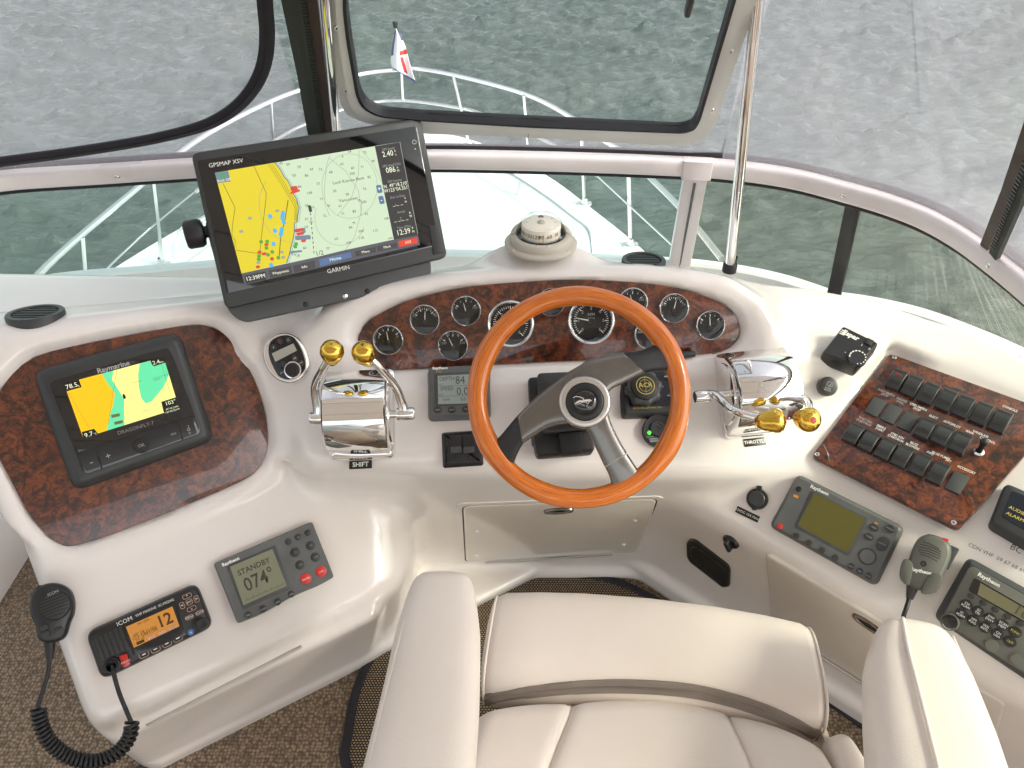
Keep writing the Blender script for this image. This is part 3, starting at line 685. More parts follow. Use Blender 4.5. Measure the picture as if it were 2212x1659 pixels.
PV = vpl(bi(1130)); PVl = vpl(bi(330)); PVr = vpl(iZr)
# bound edge of the rolled port window
bp = [PVl.hit(u, v, .012) for u, v in ((562, -260), (568, -120), (572, 0), (577, 70), (572, 130), (553, 180), (518, 224), (470, 258), (410, 281), (300, 306), (150, 330), (0, 350), (-160, 372))]
g = G(); g.tube(spline(bp, 6), .0125, 10, flat=.45, ref=PVl.n); bo = mesh_obj('bound_edge', g, 'binding', enc)
g = G(); g.tube([np.array(q) + PVl.n * .0062 for q in spline(bp, 6)], .0014, 5); mesh_obj('piping', g, 'black_matte', bo)
def band(P, pts, wd, th, m, nm, h=.01, par=None):
    """flat strip of webbing laid along a line on plane P"""
    Q = [P.hit(u, v, h) for u, v in pts]; g = G(); s_ = []
    for i, q in enumerate(Q):
        a, b = Q[max(i - 1, 0)], Q[min(i + 1, len(Q) - 1)]; t = (b - a) / np.linalg.norm(b - a); sd_ = np.cross(P.n, t)
        s_.append([q + sd_ * x + P.n * y for x, y in ((-wd / 2, 0), (wd / 2, 0), (wd / 2, th), (-wd / 2, th))])
    g.loft(s_); return mesh_obj(nm, g, m, par or enc)
zl = ((648, -200), (650, 0), (672, 140), (695, 300), (700, 345))
band(PV, ((600, -200), (628, 0), (660, 160), (683, 300), (690, 345)), .026, .006, 'canvas_dark', 'zip_flap', .012)
band(PV, ((625, -200), (652, 0), (678, 160), (697, 300), (703, 345)), .013, .008, 'canvas_dark', 'zip_flap', .014)
band(PV, ((643, -200), (672, 0), (692, 160), (709, 300), (714, 345)), .022, .007, 'zip_brown', 'zip_flap', .012)
def teeth(P, p0, p1, n, m='black_matte'):
    g = G(); a, b = P.hit(*p0, .021), P.hit(*p1, .021); t = (b - a) / np.linalg.norm(b - a); sd_ = np.cross(P.n, t)
    for i in range(n):
        q = a + (b - a) * i / n; s_ = [q + sd_ * x + t * y for x, y in ((-.004, -.0012), (.004, -.0012), (.004, .0012), (-.004, .0012))]
        g.loft([s_, [p + P.n * .002 for p in s_]])
    mesh_obj('zip_teeth', g, m, enc)
teeth(PV, (656, 0), (699, 300), 52)
band(PVr, ((2300, 60), (2228, 280), (2180, 415), (2132, 532)), .016, .006, 'zip_brown', 'zip_flap', .010)
band(PVr, ((2330, 60), (2255, 290), (2205, 430), (2154, 548)), .016, .008, 'canvas_dark', 'zip_flap', .012)
teeth(PVr, (2240, 290), (2143, 540), 34, 'dark_grey')
# opening centre window: white alloy frame, black seal, clear pane
hat = empty('centre_window'); tag(hat, 'white aluminium framed opening front window with rounded corners and clear glass', 'window')
oc = [(700, -330), (710, 0), (718, 90), (737, 215), (752, 240), (790, 255), (910, 278), (1142, 287), (1475, 306), (1512, 300), (1542, 267), (1632, 0), (1735, -330)]
ic = [(748, -300), (744, 0), (752, 70), (772, 187), (786, 215), (822, 233), (910, 241), (1142, 255), (1475, 268), (1500, 261), (1512, 240), (1582, 0), (1670, -300)]
PH = PV.up(.012); H0 = PH.hit(1130, 150); HM = frame(H0, PH.n, (1, 0, 0)); HI = np.linalg.inv(HM); hat.matrix_world = Matrix(HM.tolist())
def HL(u, v, h=0): return tuple((HI @ np.array([*PH.hit(u, v, h), 1]))[:2])
oc2 = [HL(*p) for p in oc]; ic2 = [HL(*p) for p in ic]
ocr = np.array(rpoly(oc2, .022, 4)); icr = np.array(rpoly(ic2, .018, 4))
def ring(o, i, z0, z1, g):
    n = len(o); V = [(p[0], p[1], z0) for p in o] + [(p[0], p[1], z0) for p in i] + [(p[0], p[1], z1) for p in o] + [(p[0], p[1], z1) for p in i]; F = []
    for k in range(n):
        l = (k + 1) % n; F += [(k, l, 2 * n + l, 2 * n + k), (2 * n + k, 2 * n + l, 3 * n + l, 3 * n + k), (3 * n + k, 3 * n + l, n + l, n + k), (n + k, n + l, l, k)]
    return g.add(V, F)
low = [HL(*ubar(i)) for i in range(iZ, iH + 1, 2)]
cen = low + [HL(1775, -330)] + [HL(*p) for p in oc[::-1]] + [HL(640, -330)]
g = G(); g.sheet(cen, -.012); mesh_obj('vinyl_surround', g, 'clear_vinyl', hat, 0)
g = G(); ring(ocr, ocr * .45 + icr * .55, 0, .011, g); fo = mesh_obj('frame', g, 'white_alu', hat, 30)
g = G(); ring(ocr * .47 + icr * .53, icr, -.004, .019, g); mesh_obj('frame_bead', g, 'white_alu', hat, 30)
cc = icr.mean(0); ins = icr + (cc - icr) * (.0055 / np.linalg.norm(cc - icr, axis=1, keepdims=True))
g = G(); ring(icr * 1.0, ins, -.002, .0215, g); mesh_obj('seal', g, 'gasket', hat, 30)
g = G(); g.slab([tuple(p) for p in ins], .004, .008); mesh_obj('pane', g, 'glass_clear', hat, 0)
g = G(); q = HL(1142, 270); g.add([(q[0] - .0006, q[1] - .035, .0115), (q[0] + .0006, q[1] - .035, .0115), (q[0] + .0006, q[1] + .012, .0115), (q[0] - .0006, q[1] + .012, .0115)], [(0, 1, 2, 3)]); mesh_obj('frame_joint', g, 'print_dim', hat, 0)
for u, v in (Zq(1, 0, 40, 588), Zq(0, 0, 2183, 181), (985, 269), Zq(1, 0, 1184, 830), Zq(1, 0, 1252, 834), Zq(1, 0, 1685, 855), Zq(1, 0, 2108, 877), Zq(2, 0, 188, 712), Zq(2, 0, 310, 333)):
    q = HL(u, v, .011); g = G(); g.lathe([(.0001, .0128), (.0040, .0128), (.0054, .0112)], 14, q); so = mesh_obj('screw', g, 'steel', hat); g = G(); g.sheet(circ(q[0], q[1], .0021, 8), .0131); mesh_obj('slot', g, 'print_black', so, 0)
# window latch seen at the top edge
g = G(); q = HL(1482, 4); g.slab(rrect(q[0], q[1] + .045, .009, .085, .004), .02, .035, .003); mesh_obj('latch', g, 'charcoal', hat)
# faint sticker on the pane
q = HL(1142, 233); g = G()
for k in range(4): g.strip([(q[0] - .004 + .008 * k, q[1] - .002), (q[0] - .001 + .008 * k, q[1] + .006), (q[0] + .003 + .008 * k, q[1] - .001)], .0012, .0092)
st_ = mesh_obj('sticker', g, 'print_white', hat, 0); st_['kind'] = 'stuff'
# sloping canopy tubes
def pole(name, label, pts, r, m, foot=None):
    e = empty(name, frame(pts[0], (0, 0, 1), (1, 0, 0))); tag(e, label, 'pole'); g = G(); g.tube([np.array(p) - np.array(pts[0]) for p in pts], r, 14); mesh_obj('tube', g, m, e)
    return e
f0 = at_z(1577, 574, .915); t0 = at_y(1637, 0, 1.22); t1 = f0 + (t0 - f0) * 1.55
po = pole('canopy_strut', 'polished steel canopy strut standing on the dash beside the windscreen post', [f0, t1], .0098, 'chrome')
g = G(); g.lathe([(.014, -.012), (.014, .004), (.0115, .008), (.0115, .020)], 14, cap0=True); mesh_obj('foot', g, 'black_plastic', po)
a0, a1 = PV.hit(729, 320, .03), PV.hit(703, 0, .03); a2 = a0 + (a1 - a0) * 1.6
pole('canopy_tube', 'polished steel tube beside the zipped flap at the left of the centre window', [a0, a2], .0085, 'chrome')

# ------------------------------------------------------------ canopy roof over the helm
top_ = empty('canvas_canopy', frame((0, -.5, 2.02), (0, 0, 1), (1, 0, 0))); tag(top_, 'pale canvas canopy roof stretched over the helm', 'canopy')
g = G(); V = []; F = []; nx, ny = 24, 20
for j in range(ny + 1):
    for i in range(nx + 1):
        x = -1.75 + 3.3 * i / nx; y = -1.7 + 3.15 * j / ny; V.append((x, y, -.10 * (2 * i / nx - 1) ** 2 - .06 * (2 * j / ny - 1) ** 2 + .012 * math.cos(j * 1.26)))
for j in range(ny):
    for i in range(nx): a = j * (nx + 1) + i; F.append((a, a + 1, a + nx + 2, a + nx + 1))
g.add(V, F); co_ = mesh_obj('canvas', g, 'canvas_pale', top_, 180); solid(co_, .003)
for y in (-1.2, 0, 1.1): g = G(); g.tube([(x, y, -.02 - .10 * ((x + .1) / 1.65) ** 2 - .06 * ((y + .125) / 1.575) ** 2 - .02) for x in np.linspace(-1.7, 1.5, 20)], .012, 8); mesh_obj('hoop', g, 'chrome', top_)

stp = empty('side_step', frame((-1.53, 1.28, FLOOR), (0, 0, 1), (1, 0, 0))); tag(stp, 'plain white moulded step at the far left edge beside the console', 'step')
g = G(); g.slab(rrect(0, 0, .62, .40, .03), .001, .175, .012); mesh_obj('moulding', g, 'gelcoat', stp)

# black edging of the carpet along the foot of the console
cb = empty('carpet_edging'); tag(cb, 'thin black edging where the carpet meets the foot of the console', 'edging')
for pts in (((250, 1688), (313, 1655), (500, 1556), (737, 1425), (850, 1362)), ((1300, 1238), (1400, 1248), (1475, 1298), (1660, 1426), (1882, 1581))):
    g = G(); g.tube([at_z(u, v, FLOOR + .004) for u, v in pts], .007, 8); mesh_obj('edge_strip', g, 'binding', cb, 60)
# ------------------------------------------------------------ polished burl boards
def board(name, label, P, poly, th=.004):
    c = np.mean([P.hit(*q) for q in poly], 0); M = frame(c, P.n, np.cross([0, 0, 1.0], P.n)); I = np.linalg.inv(M); e = empty(name, M); tag(e, label, 'wood panel')
    o2 = [tuple((I @ np.array([*P.hit(*q), 1]))[:2]) for q in poly]; o2 = [tuple(q) for q in spline(o2, 4, True)]
    g = G(); g.slab(o2, -.008, th, .0015); mesh_obj('veneer', g, 'burl', e); return e
board('gauge_board', 'long oval burl walnut board that holds the round gauges', P_gauge, BURL)
board('fishfinder_board', 'glossy burl walnut board behind the small fishfinder at left', P_fish, FISH)
# ------------------------------------------------------------ round gauges
PG = P_gauge.up(.004)
def gauge(u, v, rpx, label, marks, nums, needle, big=False, sub=None):
    c = PG.hit(u, v); r = rpx / FPX * np.linalg.norm((c - CAM) @ np.array([0, CP, -SP])) 
    M = frame(c, PG.n, (1, .03, 0)); e = empty('gauge', M); tag(e, label, 'gauge', 'round engine gauges on the burl board')
    g = G(); g.lathe([(r * .98, -.006), (r, .002), (r, .006), (r * .985, .0085), (r * .93, .0100), (r * .85, .0072), (r * .835, .002)], 40); mesh_obj('bezel', g, 'chrome', e, 60)
    g = G(); g.lathe([(.0001, .0015), (r * .85, .0015)], 40); mesh_obj('dial', g, 'smoke_black', e)
    g = G()
    for a, ln, wd in marks:
        t = math.radians(90 - a); p = np.array([math.cos(t), math.sin(t)]); g.strip([p * r * (.74 - ln), p * r * .74], r * wd, .0021)
    mk = mesh_obj('scale_marks', g, 'print_white', e, 0); mk['kind'] = 'stuff'
    for tx, a, rad, sz in nums:
        t = math.radians(90 - a); text(tx, (math.cos(t) * r * rad, math.sin(t) * r * rad), r * sz, 'print_grey', .0022, parent=e, name='numeral')
    if sub:
        for tx, y, sz in sub: text(tx, (0, y * r), r * sz, 'print_grey', .0022, parent=e, name='lettering')
    t = math.radians(90 - needle); p = np.array([math.cos(t), math.sin(t)]); q = np.array([-p[1], p[0]])
    off = np.array([0, -.12 * r]) if not big else np.zeros(2)
    g = G(); g.slab([tuple(off + p * r * .12 + q * r * .03), tuple(off + p * r * .66 + q * r * .012), tuple(off + p * r * .66 - q * r * .012), tuple(off + p * r * .12 - q * r * .03)], .003, .0042); mesh_obj('needle', g, 'print_white', e)
    g = G(); g.lathe([(r * .12, .0018), (r * .11, .0048), (.0001, .005)], 16, tuple(off)); mesh_obj('needle_hub', g, 'black_plastic', e)
    g = G(); g.lathe([(.0001, .0092), (r * .5, .0088), (r * .855, .0072)], 32); mesh_obj('lens', g, 'glass_lens', e, 180)
def ticks(a0, a1, n, every=1, big=.16, small=.10, wb=.055, wsm=.03): return [(a0 + (a1 - a0) * i / (n - 1), big if i % every == 0 else small, wb if i % every == 0 else wsm) for i in range(n)]
fuel = (ticks(-55, 55, 5, 2), [('E', -72, .62, .28), ('1/2', 0, .62 + .25, .2), ('F', 72, .62, .28)])
volt = (ticks(-60, 60, 11, 3), [('10', -70, .72, .26), ('12', -28, .90 - .12, .24), ('14', 26, .78, .24), ('16', 70, .72, .24)])
oil = (ticks(-60, 60, 5, 2), [('0', -72, .68, .28), ('50', 0, .60 + .28, .26), ('100', 72, .60, .24)])
temp = (ticks(-60, 60, 5, 2), [('100', -76, .6, .22), ('150', -30, .82, .24), ('200', 30, .82, .24), ('240', 76, .62, .24)])
tach = (ticks(-135, 135, 37, 6, .16, .09, .035, .02), [(str(i), -135 + 45 * i, .52, .20) for i in range(0, 7)])
gauge(839.4, 734, 33.3, 'small round fuel gauge at the far left end of the burl board', *fuel, -8)
gauge(918, 690.4, 33, 'small round voltmeter gauge above and right of the leftmost gauge', *volt, 2)
gauge(1007, 671.5, 33, 'small round oil pressure gauge just left of the left tachometer, upper row', *oil, -14)
gauge(979, 745.8, 33, 'small round temperature gauge low on the board left of the steering wheel', *temp, -24)
gauge(1103, 699, 51, 'left large tachometer partly hidden by the wooden wheel rim', *tach, -80, True, [('RPM', .26, .16), ('X1000', .10, .11)])
gauge(1190, 653, 31, 'small round gauge between the two large tachometers behind the wheel rim', *oil, -25)
gauge(1276.7, 692.7, 51.3, 'right large tachometer framed by the steering wheel', *tach, -79, True, [('RPM', .26, .16), ('X1000', .10, .11)])
gauge(1366, 654, 33, 'small round oil gauge behind the upper right of the wheel rim', *oil, -14)
gauge(1401, 722, 33, 'small round temperature gauge low behind the right wheel spoke', *temp, -24)
gauge(1454.5, 666, 32.8, 'small round voltmeter gauge right of the wheel, second from the right end', *volt, 14)
gauge(1533, 702.3, 32.5, 'small round fuel gauge at the far right end of the burl board', *fuel, -3)
# ------------------------------------------------------------ helpers for panels with keys
def screw(d, u, v, h, r=.0032, m='steel', par=None):
    q = d.L(u, v, h); g = G(); g.lathe([(r, h - .0005), (r, h + .0006), (r * .6, h + .0012), (.0001, h + .0012)], 12, q); o = d.part('screw', g, m, par)
    g = G(); g.strip([(q[0] - r * .55, q[1]), (q[0] + r * .55, q[1])], r * .22, h + .0014); g.strip([(q[0], q[1] - r * .55), (q[0], q[1] + r * .55)], r * .22, h + .0015); k = d.part('slot', g, 'print_black', o, 0); k['kind'] = 'stuff'; return o
def key(d, u, v, h, rx, ry=None, hh=.0022, m='key_grey', name='key', rot=0.0, txt=None, ts=.004, tm='print_grey', rr_=None):
    q = d.L(u, v, h); ry = ry or rx
    if rr_ is None: o = [(rx * math.cos(2 * pi * i / 24), ry * math.sin(2 * pi * i / 24)) for i in range(24)]
    else: o = rrect(0, 0, 2 * rx, 2 * ry, rr_, 4)
    c, s_ = math.cos(rot), math.sin(rot); o = [(q[0] + a * c - b * s_, q[1] + a * s_ + b * c) for a, b in o]
    g = G(); g.slab(o, h - .001, h + hh, min(.0008, hh * .4)); k = d.part(name, g, m)
    if txt:
        for i, line in enumerate(txt.split('\n')):
            n = len(txt.split('\n')); text(line, (q[0], q[1] + (n / 2 - .5 - i) * ts * .95), ts, tm, h + hh + .0002, rot, parent=k)
    return k
def poly_on(d, pts, h): return [d.L(u, v, h) for u, v in pts]
# ------------------------------------------------------------ big chart plotter on its bracket
d = Dev('chart_plotter', 'large black chart plotter with a yellow and green sea chart on a swivel bracket', 'chart plotter', P_garm, (690, 450), (415, 330), (907, 255))
tl, tr, br, bl = d.L(412, 330), d.L(909, 254), d.L(967, 556), d.L(487, 668)
def lerp(a, b, t): return (a[0] + (b[0] - a[0]) * t, a[1] + (b[1] - a[1]) * t)
def quad(a, b, c, e, u0, u1, v0, v1): return [lerp(lerp(a, b, u), lerp(e, c, u), v) for u, v in ((u0, v0), (u1, v0), (u1, v1), (u0, v1))]
body_o = rpoly([tl, tr, br, bl], .012, 4)
g = G(); g.stack(body_o, [(.02, -.062), (.004, -.05), (0, -.02), (0, -.003), (.0015, 0), (.003, .0005)]); case = d.part('case', g, 'charcoal')
face = rpoly(quad(tl, tr, br, bl, .020, .972, .055, .905), .004, 3); g = G(); g.slab(face, -.001, .0015, .0004); d.part('glass_face', g, 'gloss_black')
def S4(u, v): return d.L(u, v, .0018)
def RA(x, y): return Rg(740, 420, 1180, x, y)
def RB(x, y): return Rg(1180, 420, 1700, x, y)
def RC(x, y): return Rg(840, 750, 1280, x, y)
def RD(x, y): return Rg(1280, 750, 1720, x, y)
scr = [S4(*RA(330, 1145)), S4(*RB(1360, 480)), S4(*RD(1485, 850)), S4(*RC(385, 1600))]
z = .0019; g = G(); g.sheet(scr, z); screen = d.part('screen', g, 'scr_nav', smooth=0)
def sh(pts, m, dz, nm='chart_area'):
    g = G(); g.sheet([d.L(u, v, z) for u, v in pts], z + dz); return d.part(nm, g, m, screen, 0)
chart = [RA(330, 1145), RB(960, 545), RD(990, 745), RD(0, 960), RC(1750, 1075), RC(330, 1385)]
sh(chart, 'scr_water', .0002)
coast = [RA(1460, 955), RA(1500, 1000), RA(1560, 1080), RA(1600, 1150), RA(1640, 1230), RA(1700, 1290), RA(1760, 1400), RA(1800, 1530), RA(1870, 1640), RC(1400, 100), RC(1420, 140), RC(1390, 300), RC(1380, 400), RC(1325, 440), RC(1330, 520), RC(1320, 640), RC(1300, 760), RC(1260, 900), RC(1240, 1010), RC(1210, 1100), RC(1180, 1190)]
sh([RA(330, 1145)] + coast + [RC(330, 1385)], 'scr_yellow', .0004)
def sl(pts, m, wd, dz, nm='chart_line'):
    g = G(); g.strip([d.L(u, v, z) for u, v in pts], wd, z + dz); o = d.part(nm, g, m, screen, 0); return o
sl(coast, 'scr_coast', .0016, .0005); sl([(a + 4, b) for a, b in coast], 'scr_grey', .001, .0005)
sl([RA(1065, 1020), RA(1300, 1530), RC(790, 0), RC(700, 740), RC(680, 960)], 'scr_line', .0009, .0006); sl([RA(480, 1340), RA(640, 1660), RC(210, 150), RC(160, 480), RC(150, 660)], 'scr_line', .0009, .0006)
sl([RC(1210, 0), RC(1150, 380), RC(1070, 700), RC(1040, 1060)], 'scr_line', .0014, .0006); sl([RC(150, 660), RC(210, 760), RC(205, 945), RC(650, 1010), RC(730, 1030)], 'scr_line', .0009, .0006)
for k in range(3): sl([RA(1330 + 40 * k, 985), RA(1560 + 40 * k, 1330), RA(1700 + 30 * k, 1560), RC(1300 + 40 * k, 60), RC(1340 + 20 * k, 160), RC(1330 + 20 * k, 390)], 'scr_line', .0006, .0006)
def arc(cu, cv, ru, rv, a0, a1, n=24): return [(cu + ru * math.cos(math.radians(a0 + (a1 - a0) * i / n)), cv + rv * math.sin(math.radians(a0 + (a1 - a0) * i / n))) for i in range(n + 1)]
sl(arc(755, 402, 60, 70, 0, 360), 'scr_grey', .0007, .0005); sl(arc(640, 440, 80, 85, 95, 215), 'scr_grey', .0007, .0006); sl(arc(735, 470, 55, 60, 20, 200), 'scr_grey', .0007, .0005)
sl([RB(240, 690), RB(190, 850), RB(155, 1200), RB(165, 1480), RB(240, 1660)], 'scr_grey', .0008, .0005); sl([RB(710, 600), RB(700, 1000), RB(590, 1360), RB(360, 1660)], 'scr_grey', .0008, .0005); sl([RB(240, 740), RB(500, 950), RB(700, 1260), RB(750, 1660)], 'scr_grey', .0008, .0005); sl([RD(380, 0), RD(380, 200), RD(250, 700), RD(70, 945)], 'scr_grey', .0008, .0005); sl([RB(740, 600), RB(950, 850), RB(1080, 1150), RB(1140, 1450)], 'scr_grey', .0007, .0005)
for k in range(9): sl([RC(1630 + 8 * k, 240 + 90 * k), RC(1634 + 8 * k, 290 + 90 * k)], 'scr_ink', .0012, .0006)
rn = random.Random(4)
for (fx, x, y, t) in [(RA, 1580, 970, '42'), (RA, 1710, 990, '50'), (RA, 1920, 1040, '59'), (RA, 2150, 1080, '64'), (RA, 1825, 1200, '50'), (RA, 2060, 1200, '86'), (RA, 1930, 1410, '84'), (RA, 2115, 1530, '108'), (RA, 2065, 875, '52'), (RB, 555, 632, '54'), (RB, 800, 650, '73'), (RB, 435, 830, '62'), (RB, 605, 893, '60'), (RB, 760, 880, '71'), (RB, 95, 920, '72'), (RB, 258, 962, '68'), (RB, 60, 1150, '77'), (RB, 870, 1040, '82'), (RB, 935, 785, '90'), (RB, 320, 1265, '59'), (RB, 520, 1315, '58'), (RB, 797, 1228, '76'), (RB, 110, 1390, '73'), (RB, 230, 1495, '61'), (RB, 410, 1500, '61'), (RB, 710, 1415, '70'), (RB, 600, 985, '500'), (RB, 785, 1437, '500'), (RB, 633, 1587, '83'), (RC, 1560, 110, '58'), (RC, 1670, 145, '70'), (RC, 1560, 355, '61'), (RC, 1640, 420, '72'), (RC, 1550, 515, '59'), (RC, 1900, 303, '72'), (RC, 2115, 735, '63'), (RC, 1980, 105, '61'), (RC, 1520, 905, '60'), (RC, 1960, 920, '77'), (RD, 30, 262, '71'), (RD, 245, 218, '83'), (RD, 470, 265, '93'), (RD, 175, 520, '84'), (RD, 375, 590, '500'), (RD, 640, 580, '112'), (RD, 375, 718, '118'), (RD, 130, 810, '108'), (RD, 845, 352, '108'), (RD, 920, 725, '144'), (RB, 445, 710, '6'), (RD, 240, 435, 'M')]:
    q = d.L(*fx(x, y), z); text(t, q, .0062, 'scr_ink', z + .0006, 0, parent=screen, name='sounding')
text('Loch Katrine Bank', d.L(*RB(540, 1095), z), .0074, 'scr_ink', z + .0006, parent=screen); text('Vancouver', d.L(*RB(540, 1395), z), .0078, 'scr_ink', z + .0006, parent=screen); text('DOCK', d.L(*RC(1330, 1030), z), .0066, 'scr_ink', z + .0007, -.5, parent=screen); text('1/2', d.L(*RC(1800, 1005), z), .011, 'scr_ink', z + .0006, parent=screen)
def blob(fx, x, y, m, w_=.006, h_=.005, rot=0.0):
    q = d.L(*fx(x, y), z); c, s_ = math.cos(rot), math.sin(rot); g = G(); g.sheet([(q[0] + a * c - b * s_, q[1] + a * s_ + b * c) for a, b in rrect(0, 0, w_, h_, .002, 2)], z + .0008); d.part('chart_marker', g, m, screen, 0)
for (x, y) in ((870, 310), (1115, 250), (1105, 300), (1100, 345), (1130, 420), (960, 580), (1090, 555), (1085, 600), (1070, 650), (935, 830), (890, 1230)): blob(RC, x, y, 'scr_sky', .0065, .0075)
for (x, y) in ((700, 790), (815, 785), (800, 905), (830, 1035), (660, 1060), (655, 1120), (1025, 1090), (910, 980), (1360, 830), (1345, 880)): blob(RC, x, y, 'scr_green', .006, .006)
for (x, y, a, b) in ((1420, 570, .016, .006), (1440, 635, .013, .005), (1500, 770, .008, .005), (800, 842, .007, .005), (670, 985, .007, .005), (760, 1015, .008, .005), (640, 1262, .007, .005), (905, 1110, .006, .006)): blob(RC, x, y, 'scr_marker', a, b)
blob(RA, 1825, 1445, 'scr_marker', .012, .008); blob(RA, 1845, 1505, 'scr_marker', .017, .004, .15)
for (x, y) in ((1005, 205), (490, 345), (325, 595), (1090, 985), (1115, 1080), (650, 1180)): blob(RC, x, y, 'scr_grey', .007, .0045)
blob(RC, 1490, 710, 'scr_steel', .026, .0075, -.12); blob(RC, 1500, 575, 'scr_steel', .006, .009); blob(RC, 1350, 975, 'scr_steel', .022, .0035, -.1)
blob(RC, 1622, 165, 'scr_ink', .0052, .012); blob(RB, 1030, 1230, 'scr_blue', .009, .014); blob(RB, 1065, 1405, 'scr_blue', .009, .014)
text('+', d.L(*RB(1030, 1230), z), .012, 'scr_white', z + .001, parent=screen); text('-', d.L(*RB(1065, 1405), z), .012, 'scr_white', z + .001, parent=screen)
sh([RA(330, 1145), RA(580, 1105), RA(630, 1310), RA(385, 1345)], 'scr_steel', .0008, 'radar_button'); blob(RA, 472, 1200, 'scr_green', .009, .009); text('Xmit Off', d.L(*RA(500, 1290), z), .0062, 'scr_white', z + .0012, parent=screen)
sh([RB(960, 545), RB(1360, 480), RD(1450, 660), RD(990, 745)], 'scr_bar', .0007, 'data_column'); sl([RB(965, 545), RB(1358, 482), RD(1440, 640)], 'scr_grey', .001, .0009)
for (fx, x, y, t, s_, m) in [(RB, 1175, 590, 'GPS Speed', .0075, 'scr_grey'), (RB, 1165, 670, '2.40', .0175, 'scr_white'), (RB, 1287, 650, 'k\nt', .008, 'scr_white'), (RB, 1225, 850, 'GPS Hdg(COG)', .0075, 'scr_grey'), (RB, 1212, 928, '086', .0175, 'scr_white'), (RB, 1325, 910, 'o\nM', .008, 'scr_white'), (RB, 1275, 1100, 'GPS Position', .0075, 'scr_grey'), (RB, 1290, 1165, 'N  49°18.210\'', .0115, 'scr_white'), (RB, 1302, 1235, 'W123°04.351\'', .0115, 'scr_white'), (RB, 1325, 1350, 'Dist. to Dest.', .0075, 'scr_grey'), (RB, 1320, 1455, '_._ _', .014, 'scr_white'), (RB, 1447, 1400, 'n\nm', .008, 'scr_white'), (RD, 1125, 228, 'Arrival', .0075, 'scr_grey'), (RD, 1120, 350, '_ _:_ _', .014, 'scr_white'), (RD, 1300, 275, 'A\nM', .008, 'scr_white'), (RD, 1180, 510, 'Time of Day', .0075, 'scr_grey'), (RD, 1170, 605, '12:39', .0175, 'scr_white'), (RD, 1350, 565, 'P\nM', .008, 'scr_white')]:
    text(t, d.L(*fx(x, y), z), s_ * .78, m, z + .001, parent=screen, sx=.86)
nb = [((RC(390, 1420), RC(780, 1345), RC(800, 1500), RC(410, 1580)), 'scr_bar', '12:39PM', .011), ((RC(850, 1330), RC(1265, 1245), RC(1285, 1390), RC(870, 1480)), 'scr_key', 'Waypoints', .0075), ((RC(1305, 1240), RC(1710, 1140), RC(1725, 1285), RC(1325, 1380)), 'scr_key', 'Info', .0075), ((RC(1795, 1120), RD(170, 985), RD(200, 1075), RC(1810, 1260)), 'scr_blue', 'Home', .0095), ((RD(260, 965), RD(640, 885), RD(655, 985), RD(275, 1070)), 'scr_key', 'Menu', .0075), ((RD(675, 870), RD(1040, 800), RD(1050, 895), RD(685, 975)), 'scr_key', 'Mark', .0075), ((RD(1075, 775), RD(1425, 705), RD(1440, 815), RD(1090, 890)), 'scr_red', 'SOS', .0075)]
for pts, m, t, s_ in nb:
    sh(pts, m, .0008, 'screen_button'); c = np.mean(pts, 0); text(t, d.L(*c, z), s_ * .85, 'scr_white', z + .0011, parent=screen)
text('GPSMAP XSV', d.L(*RA(540, 965), .002), .0098, 'print_white', .0019, parent=d.root); q = d.L(731, 582, .002); text('GARMIN', q, .0105, 'print_white', .0019, parent=d.root)
q = d.L(*RB(1590, 480), .002); g = G(); ring(np.array(circ(q[0], q[1], .0042, 16)), np.array(circ(q[0], q[1], .0026, 16)), .0014, .0024, g); d.part('power_key', g, 'print_grey'); g = G(); g.lathe([(.0001, .0024), (.0012, .002)], 8, d.L(*RB(1605, 590), .002)); d.part('light_sensor', g, 'print_white')
cdp = [d.L(*RD(1645, 490), .001), d.L(*RD(1832, 455), .001), d.L(*RD(1930, 985), .001), d.L(*RD(1745, 1030), .001)]
g = G(); g.slab(cdp, 0, .0035, .001); d.part('card_door', g, 'charcoal')
# bracket cradle and knob
q0, q1, q2 = d.L(487, 668, -.03), d.L(930, 575, -.03), d.L(700, 640, -.03)
bw = (q1[0] - q0[0]); cx_ = (q0[0] + q1[0]) / 2; yb = (q0[1] + q1[1]) / 2
g = G(); g.slab(rpoly([(cx_ - bw * .49, yb + .16), (cx_ - bw * .49, yb - .006), (cx_ - bw * .44, yb - .030), (cx_ + bw * .46, yb - .030), (cx_ + bw * .50, yb - .006), (cx_ + bw * .50, yb + .10)], .022, 5), -.056, -.020, .004); d.part('bracket', g, 'dark_grey')
for t in (.36, .55, .66): g = G(); g.lathe([(.0001, .0016), (.004, .001), (.005, 0)], 12, xf=np.array(Matrix.Translation((cx_ - bw / 2 + bw * t, yb - .021, -.0195)))); d.part('bracket_screw', g, 'steel' if t == .55 else 'black_plastic')
kq = d.L(438, 503, -.035); xk = Matrix.Translation((kq[0] - .012, kq[1], -.03)) @ Matrix.Rotation(pi / 2, 4, 'Y')
g = G(); g.lathe([(.021, -.016), (.024, -.012), (.0245, .008), (.021, .014), (.010, .016), (.010, .03)], 20, xf=np.array(xk), cap0=True); d.part('knob', g, 'black_rubber')
